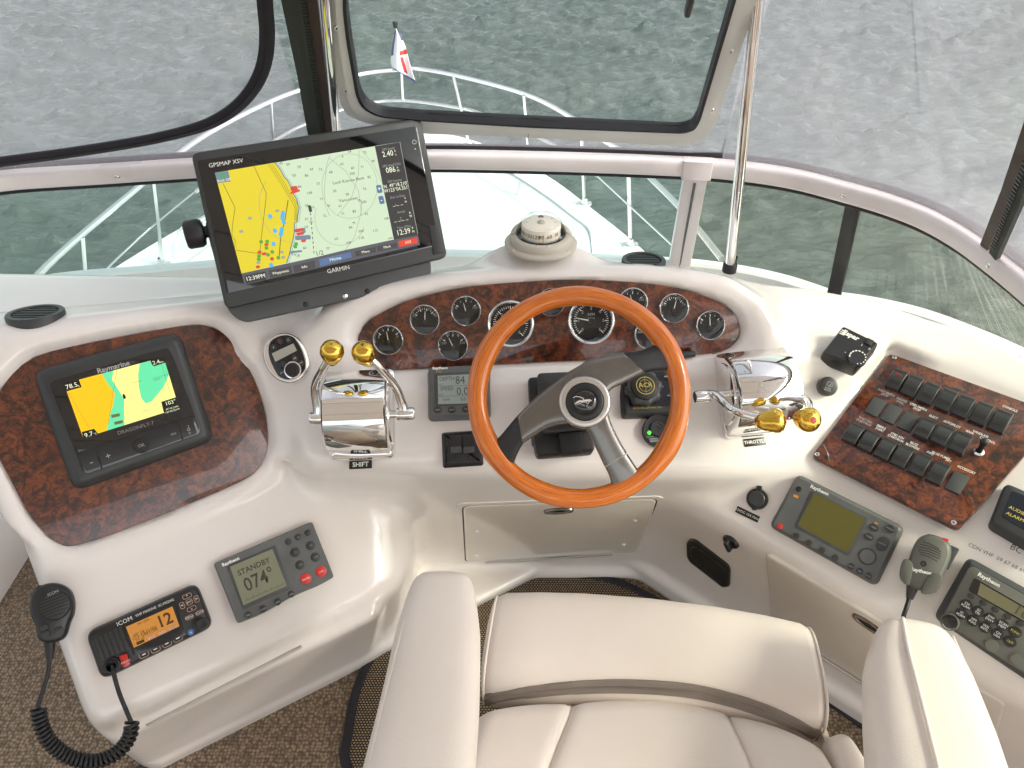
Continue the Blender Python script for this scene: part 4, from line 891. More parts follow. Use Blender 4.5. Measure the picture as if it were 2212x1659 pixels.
# ------------------------------------------------------------ small fishfinder on the port board
PF = P_fish.up(.004)
d = Dev('fishfinder', 'small black fishfinder with an orange and green chart on the left burl board', 'fishfinder', PF, (270, 890), Zq(0, 1, 225, 735), Zq(0, 1, 1150, 495))
def F1(x, y): return Zq(0, 1, x, y)
HT = .030
def FL(x, y, h=HT): return d.L(*F1(x, y), h)
oc_ = [FL(208, 745, .012), FL(1165, 490, .012), FL(1395, 1195, .012), FL(480, 1530, .012)]
g = G(); g.stack(rpoly(oc_, .022, 5), [(.004, 0), (0, .004), (0, .014), (.003, .022), (.010, HT - .002), (.016, HT)]); d.part('surround', g, 'charcoal')
ic_ = [FL(320, 820), FL(1100, 590), FL(1305, 1150), FL(545, 1420)]
g = G(); g.slab(rpoly(ic_, .010, 4), HT - .004, HT + .003, .001); d.part('face', g, 'gloss_black')
z = HT + .0032
kp = [FL(500, 1275), FL(1240, 1040), FL(1280, 1150), FL(560, 1395)]; g = G(); g.slab(rpoly(kp, .004, 3), z - .001, z + .001, .0004); d.part('key_bar', g, 'black_plastic')
def fs(pts, m, dz, nm='chart_area', par=None):
    g = G(); g.sheet([d.L(*F1(x, y), z) for x, y in pts], z + dz); return d.part(nm, g, m, par, 0)
sc_ = fs([(415, 828), (1060, 655), (1160, 985), (540, 1180)], 'fish_yellow', .0002, 'screen')
fs([(415, 828), (660, 762), (700, 830), (745, 890), (735, 960), (715, 1020), (700, 1100), (690, 1133), (540, 1180)], 'fish_orange', .0005, par=sc_)
fs([(660, 762), (735, 742), (725, 800), (770, 870), (805, 930), (805, 1020), (808, 1096), (690, 1133), (700, 1100), (715, 1020), (735, 960), (745, 890), (700, 830)], 'fish_green', .0004, par=sc_)
fs([(905, 697), (1060, 655), (1095, 770), (1060, 850), (985, 940), (945, 957), (915, 920), (900, 850), (895, 770)], 'fish_green', .0004, par=sc_)
for pts in ([(415, 828), (512, 802), (530, 850), (430, 878)], [(975, 678), (1060, 655), (1075, 690), (1000, 715), (985, 705)], [(1045, 945), (1140, 915), (1160, 985), (1075, 1020), (1060, 1010)], [(530, 1140), (610, 1120), (640, 1155), (540, 1180)]): fs(pts, 'fish_dark', .0007, 'data_box', sc_)
for x, y, t, s_ in ((465, 843, '78.5', .0105), (512, 843, 'ft', .004), (1012, 690, '2.4', .0095), (1048, 686, 'kts', .0045), (1105, 950, '103°', .0095), (1115, 985, '49°18.210N', .0042), (1118, 1003, '123°04.351W', .0042), (575, 1158, '9.7', .0105), (618, 1152, '°C', .0045)): text(t, d.L(*F1(x, y), z), s_, 'fish_white', z + .001, parent=sc_)
for pts in ([(440, 880), (600, 1150)], [(1040, 680), (1100, 880)], [(760, 720), (700, 1090)]): g = G(); g.strip([d.L(*F1(x, y), z) for x, y in pts], .0005, z + .0008); d.part('chart_line', g, 'fish_line', sc_, 0)
for x, y, t in ((1040, 782, 'LOCH KATRINE'), (1020, 800, 'BANK'), (885, 815, 'Vancouver'), (950, 1000, 'Harbour')): text(t, d.L(*F1(x, y), z), .0036, 'fish_line', z + .0008, parent=sc_)
for a, b in ((720, 1030), (740, 1075)): fs([(a, b), (a + 55, b - 12), (a + 58, b + 8), (a + 3, b + 20)], 'fish_line', .0008, 'pier', sc_)
g = G(); q = d.L(*F1(805, 910), z); g.sheet([(q[0] - .002, q[1] - .004), (q[0] + .002, q[1] - .004), (q[0] + .002, q[1] + .002), (q[0], q[1] + .005), (q[0] - .002, q[1] + .002)], z + .001); d.part('boat_marker', g, 'fish_dark', sc_, 0)
text('Raymarine', d.L(*F1(735, 720), z), .0118, 'print_grey', z, parent=d.root, bold=.0003); text('DRAGONFLY-7', d.L(*F1(880, 1115), z), .0085, 'print_dim', z, parent=d.root)
q = d.L(*F1(917, 1228), z); g = G(); g.lathe([(.0135, z + .001), (.013, z + .0025), (.011, z + .0028)], 32, q); d.part('cursor_ring', g, 'black_plastic'); g = G(); g.lathe([(.0105, z + .0018), (.0001, z + .0018)], 24, q); d.part('ok_key', g, 'black_matte'); text('OK', q, .007, 'print_grey', z + .0022, parent=d.root)
for x, y, t, s_ in ((592, 1335, '-', .016), (702, 1298, '+', .015), (1125, 1155, '<=', .008), (1222, 1122, 'o', .011), (1232, 1155, '*', .010)): text(t, d.L(*F1(x, y), z), s_, 'print_grey', z + .0012, parent=d.root, name='key_symbol')
g = G(); q = d.L(*F1(1224, 1112), z); g.strip([(q[0], q[1] - .0005), (q[0], q[1] + .0045)], .0008, z + .0013); d.part('key_symbol', g, 'print_grey', smooth=0)
for a, b in (((625, 1250), (660, 1380)), ((1155, 1070), (1185, 1195))): g = G(); g.strip([d.L(*F1(*a), z), d.L(*F1(*b), z)], .0022, z + .0013); d.part('key_gap', g, 'gloss_black', smooth=0)
# ------------------------------------------------------------ stereo remote in its chrome ring
PS = surf_plane([(614, 773), (590, 750), (640, 760), (600, 800), (645, 795)]); PS = PS.up(.003)
d = Dev('stereo_remote', 'oval chrome rimmed stereo remote with black keys left of the shift levers', 'remote control', PS, (614, 773), (580, 795), (648, 755))
def R4(x, y): return Rg(960, 1230, 1200, x, y, 1810.0)
ov = [d.L(*R4(x, y), .012) for x, y in ((800, 150), (1000, 200), (1180, 350), (1330, 600), (1420, 900), (1420, 1150), (1280, 1380), (1080, 1500), (880, 1520), (600, 1420), (380, 1200), (240, 900), (230, 600), (360, 350), (560, 200))]
ov = [tuple(p) for p in spline(ov, 3, True)]
g = G(); g.stack(ov, [(-.004, -.02), (-.004, .004), (-.001, .012), (.002, .013), (.004, .012)]); d.part('rim', g, 'chrome', smooth=60)
g = G(); g.slab([tuple(p) for p in spline([d.L(*R4(x, y), .0135) for x, y in ((820, 200), (1000, 230), (1130, 340), (1300, 650), (1390, 950), (1380, 1170), (1240, 1330), (1000, 1440), (800, 1440), (620, 1340), (480, 1100), (390, 880), (345, 640), (400, 400), (580, 260))], 3, True)], .010, .0135, .0008); d.part('face', g, 'smoke_black')
g = G(); g.sheet([d.L(*R4(x, y), .014) for x, y in ((445, 720), (1060, 435), (1160, 640), (550, 955))], .0142); d.part('display', g, 'lcd_pale', smooth=0)
for x, y, t, m in ((500, 545, 'x', 'print_white'), (685, 370, 'O', 'print_red'), (925, 345, 'C', 'print_white'), (1100, 865, '>II', 'print_white'), (1280, 990, '>>I', 'print_white'), (775, 1025, '=', 'print_dim'), (750, 1265, 'I<<', 'print_white')): key(d, *R4(x, y), .0137, .0052, .0060, .0014, 'key_grey', 'key', 0, t, .0052, m)
q = d.L(*R4(1050, 1190), .014); g = G(); g.lathe([(.0155, .0135), (.0155, .0165), (.013, .017)], 28, q); d.part('dial_ring', g, 'chrome'); g = G(); g.lathe([(.0115, .014), (.0115, .024), (.0105, .026), (.0001, .0262)], 28, q); d.part('volume_dial', g, 'black_plastic')
# ------------------------------------------------------------ twin lever engine controls in polished housings
def lever_box(name, label, cat, c0, c1, yfront, levers, plate, ptxt, rot_e, knob_red):
    """c0,c1: pixels of the lower front corners of the housing on the dash"""
    d = Dev(name, label, cat, P_main, ((c0[0] + c1[0]) / 2, (c0[1] + c1[1]) / 2), *rot_e)
    w_ = abs(d.L(*c1)[0] - d.L(*c0)[0])
    prof = [(0, 0), (0, .045)] + [(.066 - .066 * math.cos(a), .050 + .066 * math.sin(a)) for a in np.linspace(.15, 2.2, 14)] + [(.135, .075), (.148, .03), (.15, 0)]
    g = G(); secs = []
    for x, ins in ((-.5, .010), (-.485, .003), (-.46, 0), (.46, 0), (.485, .003), (.5, .010)):
        cy, cz = .07, .05; secs.append([(x * w_, cy + (y - cy) * (1 - ins / .07), max(0, cz + (z_ - cz) * (1 - ins / .06)) if z_ > .001 else -.003) for y, z_ in prof])
    g.loft(secs); hb = d.part('housing', g, 'chrome', smooth=50)
    g = G(); g.slab(rpoly([(-w_ * .53, -.005), (w_ * .53, -.005), (w_ * .54, .16), (-w_ * .54, .16)], .012, 4), -.003, .011, .004); d.part('base_flange', g, 'chrome')
    for s_ in (-1, 1):
        g = G(); g.slab(rpoly([(.012, .012), (.128, .012), (.125, .06), (.10, .095), (.05, .095), (.015, .06)], .02, 4), 0, .006, .002, xf=np.array(Matrix.Translation((s_ * (w_ / 2 - .003), 0, 0)) @ Matrix(((0, 0, s_, 0), (1, 0, 0, 0), (0, 1, 0, 0), (0, 0, 0, 1))))); d.part('side_cover', g, 'chrome')
    for pts, hs_, kn in levers:
        P = [np.linalg.inv(d.M) @ np.array([*P_main.up(h).hit(u, v), 1]) for (u, v), h in zip(pts, hs_)]; P = [p[:3] for p in P]
        sx = -1 if P[0][0] < 0 else 1
        g = G(); g.lathe([(.0001, -.016), (.010, -.016), (.0115, -.013), (.0115, .012), (.009, .015), (.0001, .015)], 18, xf=np.array(Matrix.Translation(P[0]) @ Matrix.Rotation(pi / 2, 4, 'Y'))); g.tube([P[0], (sx * w_ * .5, P[0][1], P[0][2])], .007, 12); b_ = d.part('pivot', g, 'chrome')
        path = spline(P[:-1] + [P[-1]], 6); g = G(); n = len(path); g.tube(path, [.0062 + .002 * (1 - i / n) for i in range(n)], 12); d.part('lever', g, 'chrome', smooth=80)
        k = np.array(P[-1]); dr = np.array(kn, float) if kn is not None else k - np.array(path[-5]); dr = dr / np.linalg.norm(dr)
        F = frame(k, dr, (1, 0, 0) if abs(dr[0]) < .8 else (0, 1, 0))
        if knob_red:
            g = G(); g.lathe([(.0001, -.030), (.0075, -.030), (.012, -.024), (.0165, -.014), (.0158, -.012), (.019, -.006), (.0185, -.004), (.0205, .002), (.020, .008), (.016, .0145), (.008, .018), (.0055, .0182)], 28, xf=F); ko = d.part('knob', g, 'brass', smooth=60)
            g = G(); g.lathe([(.0058, .0180), (.005, .0192), (.0001, .0194)], 20, xf=F); d.part('red_dot', g, 'red_plastic', ko)
        else:
            g = G(); g.lathe([(.0001, -.026), (.006, -.026), (.0095, -.022), (.016, -.011), (.0195, 0), (.0185, .008), (.014, .0155), (.007, .0192), (.0001, .020)], 28, xf=F); d.part('knob', g, 'brass', smooth=80)
    q = d.L(*plate); g = G(); g.slab(rrect(q[0], q[1], .040, .0145, .001, 2), -.0005, .0016, .0003); pl_ = d.part('name_plate', g, 'label_black'); text(ptxt, q, .0118 if len(ptxt) < 6 else .0086, 'print_white', .0019, parent=pl_, sx=.95, bold=.0002)
    return d
lever_box('shift_control', 'polished chrome shift control with two upright brass ball levers left of the wheel', 'boat control', (716, 990), (850, 984), 990,
          [([(690, 903), (684, 872), (681, 832), (702, 790), (717, 761)], [.058, .072, .10, .145, .165], (.15, .45, .9)), ([(877, 894), (867, 868), (854, 836), (816, 790), (786, 763)], [.058, .072, .10, .145, .165], (-.25, .45, .9))], (779, 1004), 'SHIFT', ((716, 990), (850, 984)), False)
lever_box('throttle_control', 'polished chrome throttle control with two lowered brass levers right of the wheel', 'boat control', (1568, 944), (1700, 930), 940,
          [([(1520, 856), (1545, 853), (1575, 881), (1610, 896), (1672, 909)], [.062, .075, .105, .125, .145], (.9, -.15, .45)), ([(1706, 846), (1726, 852), (1742, 866), (1749, 880), (1744, 906)], [.062, .072, .10, .125, .15], (.1, -.35, .9))], (1630, 955), 'THROTTLE', ((1568, 944), (1700, 930)), True)
# ------------------------------------------------------------ depth and speed display
def Q5(x, y): return Zq(1, 1, x, y)
d = Dev('depth_speed_display', 'small grey display reading DEPTH and SPEED below the gauge board', 'instrument', P_main, Q5(760, 890), Q5(565, 715), Q5(955, 700))
hh = .026
def L5(x, y, h=hh): return d.L(*Q5(x, y), h)
bo_ = [L5(568, 722), L5(955, 705), L5(955, 1020), L5(572, 1035)]
g = G(); g.stack(rpoly(bo_, .006, 3), [(-.004, 0), (-.004, .004), (-.001, hh - .004), (0, hh - .001), (.002, hh)]); d.part('case', g, 'grey_plastic')
g = G(); g.slab(rpoly([L5(600, 760), L5(930, 745), L5(930, 960), L5(605, 972)], .003, 2), hh - .001, hh + .0012, .0005); d.part('bezel', g, 'dark_grey')
z = hh + .0014; g = G(); g.sheet([L5(625, 778), L5(910, 764), L5(908, 955), L5(628, 962)], z); sc_ = d.part('lcd', g, 'lcd_blue', smooth=0)
for x, y, t, s_, al in ((685, 798, 'DEPTH', .0105, 'CENTER'), (770, 808, '84', .021, 'CENTER'), (645, 838, 'FT', .005, 'CENTER'), (685, 862, 'SPEED', .0105, 'CENTER'), (785, 880, '0.0', .021, 'CENTER'), (645, 905, 'KTS', .005, 'CENTER'), (680, 935, 'TEMP', .006, 'CENTER'), (790, 930, '0.0', .009, 'CENTER')): text(t, L5(x, y), s_, 'lcd_seg', z + .0003, parent=sc_, sx=.85)
for y in (845, 912): g = G(); g.strip([L5(632, y), L5(900, y - 8)], .0005, z + .0003); d.part('lcd_rule', g, 'lcd_seg', sc_, 0)
for x, y, t in ((626, 997, 'depth'), (717, 997, 'speed'), (808, 992, 'trip')): key(d, *Q5(x, y), hh, .0072, .0062, .0016, 'key_grey', 'key', 0, t, .0042)
text('Raytheon', L5(640, 727), .0072, 'print_white', hh + .0004, parent=d.root, bold=.0003); text('ST60', L5(632, 750), .005, 'print_orange', hh + .0004, parent=d.root)
# ------------------------------------------------------------ black trim switch plate
d = Dev('trim_switch_plate', 'square black plate with two grey-tipped rocker switches under the depth display', 'switch plate', P_main, Q5(785, 1245), Q5(662, 1362), Q5(915, 1345))
o4 = [d.L(*Q5(x, y), .010) for x, y in ((655, 1143), (885, 1128), (915, 1345), (664, 1360))]
o4 = [o4[0], (o4[2][0], o4[0][1]), (o4[2][0], o4[3][1]), o4[3]]
g = G(); g.stack(rpoly(o4, .003, 3), [(-.002, 0), (0, .004), (.004, .0095), (.006, .010)]); d.part('plate', g, 'black_plastic')
for x in (742, 826):
    q = d.L(*Q5(x, 1228), .012); g = G(); g.slab(rrect(q[0], q[1] + .004, .0205, .030, .002, 3), .008, .013, .001); ro = d.part('rocker', g, 'black_plastic')
    g = G(); g.slab(rrect(q[0], q[1] - .0085, .0195, .0115, .001, 2), .012, .0165, .001); d.part('rocker_tip', g, 'dark_grey', ro)
for x, y in ((738, 1165), (822, 1158), (678, 1240), (745, 1308), (828, 1302)): screw(d, *Q5(x, y), .010, .0028, 'black_plastic')
# ------------------------------------------------------------ black box behind the wheel
d = Dev('helm_pump_cover', 'black plastic cover with a hanging tongue on the dash behind the wheel hub', 'cover', P_main, (1225, 900), (1150, 960), (1290, 952))
def bx(pts, h, z0, z1, m, nm, r=.008, bv=.004, par=None): g = G(); g.slab(rpoly([d.L(u, v, h) for u, v in pts], r, 4), z0, z1, bv); return d.part(nm, g, m, par)
bx(((1140, 818), (1275, 812), (1280, 955), (1150, 962)), .02, 0, .030, 'black_plastic', 'base'); bx(((1160, 808), (1275, 803), (1278, 930), (1168, 938)), .05, .028, .058, 'charcoal', 'raised_cover')
bx(((1150, 930), (1280, 922), (1285, 975), (1160, 985)), .04, .01, .045, 'black_plastic', 'lower_step'); bx(((1206, 935), (1258, 930), (1260, 975), (1212, 980)), .055, .03, .056, 'black_matte', 'tongue', .006)
# ------------------------------------------------------------ searchlight control
d = Dev('searchlight_control', 'black searchlight control with a large round yellow-marked knob, right of the wheel hub', 'control panel', P_main, (1400, 840), (1345, 902), (1440, 898))
def RE_(x, y): return Rg(2300, 1370, 2640, x, y, 1612.0)
hA = .022; a_ = [d.L(*RE_(60, 440), .01), d.L(*RE_(1130, 60), .01), d.L(*RE_(1140, 900), .01), d.L(*RE_(140, 930), .01)]
wA = d.L(*RE_(150, 930), .006)[0], d.L(*RE_(1290, 900), .006)[0]; hAy = d.L(*RE_(600, 930), .006)[1], d.L(*RE_(600, 60), .006)[1]
oA = rpoly([(wA[0], hAy[0]), (wA[1], hAy[0]), (wA[1], hAy[1]), (wA[0], hAy[1])], .008, 4)
g = G(); g.stack(oA, [(0, 0), (0, .010), (.004, hA - .002), (.006, hA)]); d.part('case', g, 'charcoal')
g = G(); g.slab(rpoly([(wA[0] + .013, hAy[0] + .016), (wA[1] - .012, hAy[0] + .016), (wA[1] - .012, hAy[1] - .012), (wA[0] + .013, hAy[1] - .012)], .004, 3), hA - .001, hA + .0006); d.part('face', g, 'navy_black')
kc = d.L(*RE_(565, 370), .045); Kr = .030
kn = [(kc[0] + (Kr + (.0035 if (i // 3) % 2 == 0 else 0)) * math.cos(2 * pi * i / 48), kc[1] + (Kr + (.0035 if (i // 3) % 2 == 0 else 0)) * math.sin(2 * pi * i / 48)) for i in range(48)]
g = G(); g.stack(kn, [(0, hA), (0, hA + .016), (.003, hA + .020), (.006, hA + .021)]); ko = d.part('knob', g, 'dark_grey', smooth=50); g = G(); g.lathe([(.025, hA + .020), (.025, hA + .0255), (.024, hA + .0262), (.0001, hA + .0262)], 32, kc); d.part('knob_cap', g, 'black_matte', ko)
z = hA + .0266; g = G(); ring(np.array(circ(*kc, .0165, 36)), np.array(circ(*kc, .0155, 36)), z - .0003, z, g); ring(np.array(circ(*kc, .0112, 36)), np.array(circ(*kc, .0107, 36)), z - .0003, z, g); g.strip([(kc[0], kc[1] - .0155), (kc[0], kc[1] + .0155)], .0004, z); k_ = d.part('knob_emblem', g, 'print_yellow', ko, 0); k_['kind'] = 'stuff'; text('ACR', (kc[0], kc[1] + .0005), .0125, 'print_yellow', z + .0002, parent=ko)
for x, y, a in ((240, 402, 180), (365, 575, 225), (590, 650, 270), (790, 560, 315), (850, 380, 0)): q = d.L(*RE_(x, y), hA); a = math.radians(a); g = G(); g.sheet([(q[0] + .0045 * math.cos(a + t), q[1] + .0045 * math.sin(a + t)) for t in (0, 2.1, 4.2)], hA + .0012); d.part('arrow_mark', g, 'print_grey', smooth=0)
text('ACR Electronics, Inc.', d.L(*RE_(610, 755), hA), .0062, 'print_yellow', hA + .0012, parent=d.root)
for x, y, t in ((945, 205, 'SPEED'), (1010, 545, 'PANEL')): key(d, *RE_(x, y), hA, .007, .007, .0016, 'smoke_black', 'key', 0, t, .0036, 'print_white')
# ------------------------------------------------------------ round alarm sounder with green lamp
d = Dev('alarm_sounder', 'round black sounder with a green lamp at the lower right of the wheel', 'sounder', P_main, RE_(800, 1190), (1395, 950), (1450, 946))
q = (0, 0); g = G(); g.lathe([(.030, 0), (.0305, .012), (.029, .015), (.026, .0145), (.0001, .0135)], 32); d.part('body', g, 'black_plastic')
q = d.L(*RE_(805, 1115), .02); g = G(); g.lathe([(.0145, .013), (.0145, .017), (.0135, .018), (.009, .018), (.0085, .017), (.004, .017), (.0035, .015), (.0001, .015)], 28, q); d.part('horn', g, 'charcoal')
q = d.L(*RE_(643, 1195), .016); g = G(); g.sphere((q[0], q[1], .0145), .0036, 14, 8); d.part('lamp', g, 'led_green')
text('POWER', d.L(*RE_(660, 1270), .016), .0038, 'print_grey', .0152, parent=d.root); q = d.L(*RE_(725, 1325), .016); g = G(); g.slab(rrect(*q, .015, .007, .001, 2), .0145, .0153); d.part('badge', g, 'lcd_blue'); text('FUME', q, .0055, 'print_black', .0155, parent=d.root)
# little black lever at the right end of the gauge board
d = Dev('wiper_lever', 'short black lever poking out below the right end of the gauge board', 'lever', P_gauge.up(.01), (1478, 765), (1450, 766), (1500, 764)); g = G(); g.tube([(-.03, 0, .004), (.010, 0, .008), (.018, 0, .008)], [.005, .0062, .005], 12); d.part('stick', g, 'charcoal', smooth=60); g = G(); g.lathe([(.008, -.012), (.007, .004)], 14, (-.028, 0), cap1=True); d.part('boot', g, 'black_rubber')
# ------------------------------------------------------------ heater thermostat
def Q6(x, y): return Zq(2, 1, x, y)
P_dk = surf_plane([Q6(1090, 610), Q6(1000, 560), Q6(1200, 680), Q6(930, 850)], P_rtop.n * .6 + P_main.n * .4)
d = Dev('heater_thermostat', 'black square heater thermostat with a round dial on the starboard deck', 'thermostat', P_dk, Q6(1090, 610), Q6(1045, 450), Q6(1270, 560), h0=.020)
hE = .016
eo = [d.L(*Q6(x, y), hE) for x, y in ((1042, 452), (1270, 563), (1135, 712), (908, 622))]
g = G(); g.stack(rpoly(eo, .005, 3), [(.0, -.024), (-.0015, -.018), (-.001, .006), (0, hE - .002), (.002, hE)]); d.part('case', g, 'black_plastic')
g = G()
for t in np.linspace(.06, .94, 22):
    for a, b in ((3, 2), (1, 2), (0, 1)):
        if a != 3 and (.35 < t < .65): continue
        p = lerp(eo[a], eo[b], t); n_ = (p[0] * .985, p[1] * .985); g.strip([p, n_], .0012, hE + .0003)
s_ = d.part('vent_slots', g, 'print_black', smooth=0); s_['kind'] = 'stuff'
q = d.L(*Q6(1130, 665), hE); g = G(); g.lathe([(.0165, hE - .003), (.0165, hE + .004), (.0155, hE + .005), (.0001, hE + .005)], 32, q); dl_ = d.part('dial', g, 'black_plastic')
for i in range(12):
    a = math.radians(200 - i * 24); ln = .0042 - .0002 * i; g = G(); ln_ = .34 - i * .022
    g.strip([(q[0] + .0135 * math.cos(a + t), q[1] + .0135 * math.sin(a + t)) for t in np.linspace(-ln_ / 2, ln_ / 2, 4)], .0022, hE + .0053); d.part('dial_mark', g, 'print_white', dl_, 0)
text('Espar', d.L(*Q6(1090, 515), hE), .0135, 'print_white', hE + .0004, parent=d.root, bold=.0005); g = G(); q = d.L(*Q6(1040, 497), hE)
for k in range(3): g.strip([(q[0] - .005, q[1] - .004 + k * .004), (q[0] + .004, q[1] - .004 + k * .004)], .0022, hE + .0004)
lg = d.part('logo_bars', g, 'print_white', smooth=0); lg['kind'] = 'stuff'; text('I', d.L(*Q6(1160, 578), hE), .007, 'print_white', hE + .0004, parent=d.root); text('0', d.L(*Q6(1210, 603), hE), .007, 'print_white', hE + .0004, parent=d.root)
q = d.L(*Q6(1207, 560), hE); g = G(); g.slab(rrect(*q, .012, .013, .001, 2), hE - .001, hE + .003, .001); d.part('rocker', g, 'black_matte'); g = G(); g.lathe([(.0001, hE + .0004), (.001, hE + .0004)], 8, d.L(*Q6(1054, 625), hE)); d.part('index_dot', g, 'print_white')
# ------------------------------------------------------------ washer button
d = Dev('washer_button', 'small round black push button with a wiper symbol beside the throttle', 'button', surf_plane([Q6(920, 850), Q6(880, 870), Q6(960, 870)]), Q6(920, 850), Q6(870, 830), Q6(970, 860), h0=.004)
g = G(); g.lathe([(.010, -.006), (.012, .003)], 20, cap0=True); d.part('collar', g, 'steel'); g = G(); g.lathe([(.0165, .003), (.0178, .006), (.0178, .016), (.0165, .019), (.013, .0198), (.0001, .0198)], 28); d.part('cap', g, 'black_plastic')
g = G(); g.strip([(-.005, .002), (-.003, .008), (.004, .008), (.006, .002), (.001, .000), (-.005, .002)], .0007, .0202); g.strip([(0, 0), (.003, .006)], .0007, .0203); s_ = d.part('symbol', g, 'print_grey', smooth=0); s_['kind'] = 'stuff'; text('PUSH', (-.001, -.004), .0045, 'print_grey', .0203, parent=d.root); text('WASH', (-.001, -.008), .0045, 'print_grey', .0203, parent=d.root)
# ------------------------------------------------------------ switch panel
d = Dev('switch_panel', 'burl walnut switch panel with three rows of black rocker switches at right', 'switch panel', P_rtop, Q6(1500, 1150), Q6(1345, 632), Q6(2212, 955), h0=.002)
po_ = [d.L(*p, .004) for p in (Q6(1340, 632), (2292, 897), (2070, 1146), Q6(835, 1297))]
g = G(); g.slab(rpoly(po_, .010, 4), -.004, .005, .0015); d.part('board', g, 'burl')
for x, y in ((1372, 655), (872, 1285)): screw(d, *Q6(x, y), .005, .0042)
screw(d, *Rg(3400, 1830, 3840, 885, 655), .005, .0042)
lp, lq = d.L(*Q6(1390, 795), .01), d.L(*Q6(2060, 1065), .01); rot = math.atan2(lq[1] - lp[1], lq[0] - lp[0])
pit = math.hypot(lq[0] - lp[0], lq[1] - lp[1]) / 6
def rocker(x, y, tip, red=None):
    q = d.L(*Q6(x, y), .011); w_ = pit * .84; l_ = pit * 1.42; e = empty('rocker_switch'); e.parent = d.root; e.matrix_local = Matrix.Translation((q[0], q[1], .005)) @ Matrix.Rotation(rot, 4, 'Z')
    ys = np.linspace(-.5, .5, 11); g = G(); secs = []
    for t in ys:
        hgt = .0165 - .034 * t * t + tip * t * .007; hgt = max(hgt, .004)
        secs.append([(-w_ / 2, t * l_, -.002), (w_ / 2, t * l_, -.002), (w_ / 2, t * l_, hgt - .0012), (w_ / 2 - .0012, t * l_, hgt), (-w_ / 2 + .0012, t * l_, hgt), (-w_ / 2, t * l_, hgt - .0012)])
    g.loft(secs); mesh_obj('rocker', g, 'charcoal', e, 35)
    g = G()
    for t in (-.32, -.26, -.20, .24, .30, .36):
        hgt = max(.0165 - .034 * t * t + tip * t * .007, .004); g.strip([(-w_ / 2 + .001, t * l_), (w_ / 2 - .001, t * l_)], .0013, hgt + .0004)
    s_ = mesh_obj('grip_lines', g, 'print_black', e, 0); s_['kind'] = 'stuff'
    if red: text('ON', (0, .004), .007, 'print_red', .0172, parent=e)
for i, (x, y) in enumerate(((1388, 800), (1488, 842), (1597, 889), (1710, 932), (1820, 974), (1938, 1019), (2060, 1069))): rocker(x, y, .6, i == 0)
for x, y in ((1572, 1116), (1685, 1159), (1800, 1209)): rocker(x, y, -.5)
for i, (x, y) in enumerate(((1110, 1149), (1210, 1197), (1317, 1249), (1425, 1296), (1540, 1349), (1657, 1404))): rocker(x, y, -.3 if i < 3 else .2)
for x, y in ((1250, 980), (1352, 1026), (1460, 1073), (1778, 1470)):
    q = d.L(*Q6(x, y), .006); c, s_ = math.cos(rot), math.sin(rot); g = G(); g.slab([(q[0] + a * c - b * s_, q[1] + a * s_ + b * c) for a, b in rrect(0, 0, pit * .82, pit * 1.30, .001, 2)], .003, .0085, .0006); d.part('blank_plate', g, 'blank_grey')
for x, y, t, m in ((1315, 895, 'PORT EMERG\nSTOP', 'print_grey'), (1415, 942, 'ENGINE\nSYNC', 'print_grey'), (1522, 987, 'STBD EMERG\nSTOP', 'print_white'), (1625, 1045, 'ELECT', 'print_white'), (1745, 1092, 'AUTOPILOT', 'print_white'), (1860, 1143, 'MAIN', 'print_white'), (1930, 1155, 'WINDLASS', 'print_white'), (1975, 1195, 'CONTROL', 'print_white'), (1178, 1072, 'PORT IGN\nSTART/RUN', 'print_grey'), (1282, 1118, 'EMERG\nSTART', 'print_white'), (1385, 1175, 'STBD IGN\nSTART/RUN', 'print_white'), (1494, 1227, 'BILGE\nBLOWERS', 'print_white'), (1672, 1295, 'BILGE PUMPS', 'print_white'), (1605, 1280, 'FWD', 'print_white'), (1722, 1328, 'AFT', 'print_white'), (1838, 1387, 'ACCESSORY', 'print_white'), (2120, 990, 'CONSOLE', 'print_white'), (1790, 858, 'LIGHTS', 'print_dim')):
    q = d.L(*Q6(x, y), .005)
    for i, l_ in enumerate(t.split('\n')): n = len(t.split('\n')); o_ = (n / 2 - .5 - i) * .0060; text(l_, (q[0] - math.sin(rot) * o_, q[1] + math.cos(rot) * o_), .0064, m, .0056, rot, parent=d.root, bold=.0001, sx=.8)
q = d.L(*Q6(1918, 1270), .005); g = G(); g.lathe([(.0085, .004), (.0085, .007), (.006, .009), (.0055, .0095)], 18, q); d.part('toggle_nut', g, 'steel'); g = G(); g.tube([(q[0], q[1], .006), (q[0] + .001, q[1] + .004, .022), (q[0] + .001, q[1] + .006, .030)], [.0038, .0045, .006], 12); g.sphere((q[0] + .001, q[1] + .007, .031), .0064, 14, 8); d.part('toggle_bat', g, 'black_plastic')
# ------------------------------------------------------------ radar display on the starboard face
def RR(x, y): return Rg(2880, 1760, 3440, x, y)
d = Dev('radar_display', 'grey radar display with an olive screen below the switch panel', 'radar display', P_rlow, (1810, 1140), (1725, 1024), (1950, 1128))
hR = .016; ro_ = [d.L(*RR(x, y), hR * .6) for x, y in ((440, 62), (2030, 858), (1606, 1745), (14, 848))]
g = G(); g.stack(rpoly(ro_, .012, 4), [(0, -.002), (0, .008), (.003, hR - .003), (.006, hR)]); d.part('case', g, 'grey_plastic')
z = hR + .0006; g = G(); g.slab(rpoly([d.L(*RR(x, y), hR) for x, y in ((640, 310), (1490, 735), (1200, 1290), (390, 850))], .004, 3), hR - .001, z, .0003); d.part('screen_bezel', g, 'dark_grey')
g = G(); g.sheet([d.L(*RR(x, y), hR) for x, y in ((690, 350), (1440, 730), (1180, 1235), (440, 830))], z + .0003); d.part('screen', g, 'lcd_olive', smooth=0)
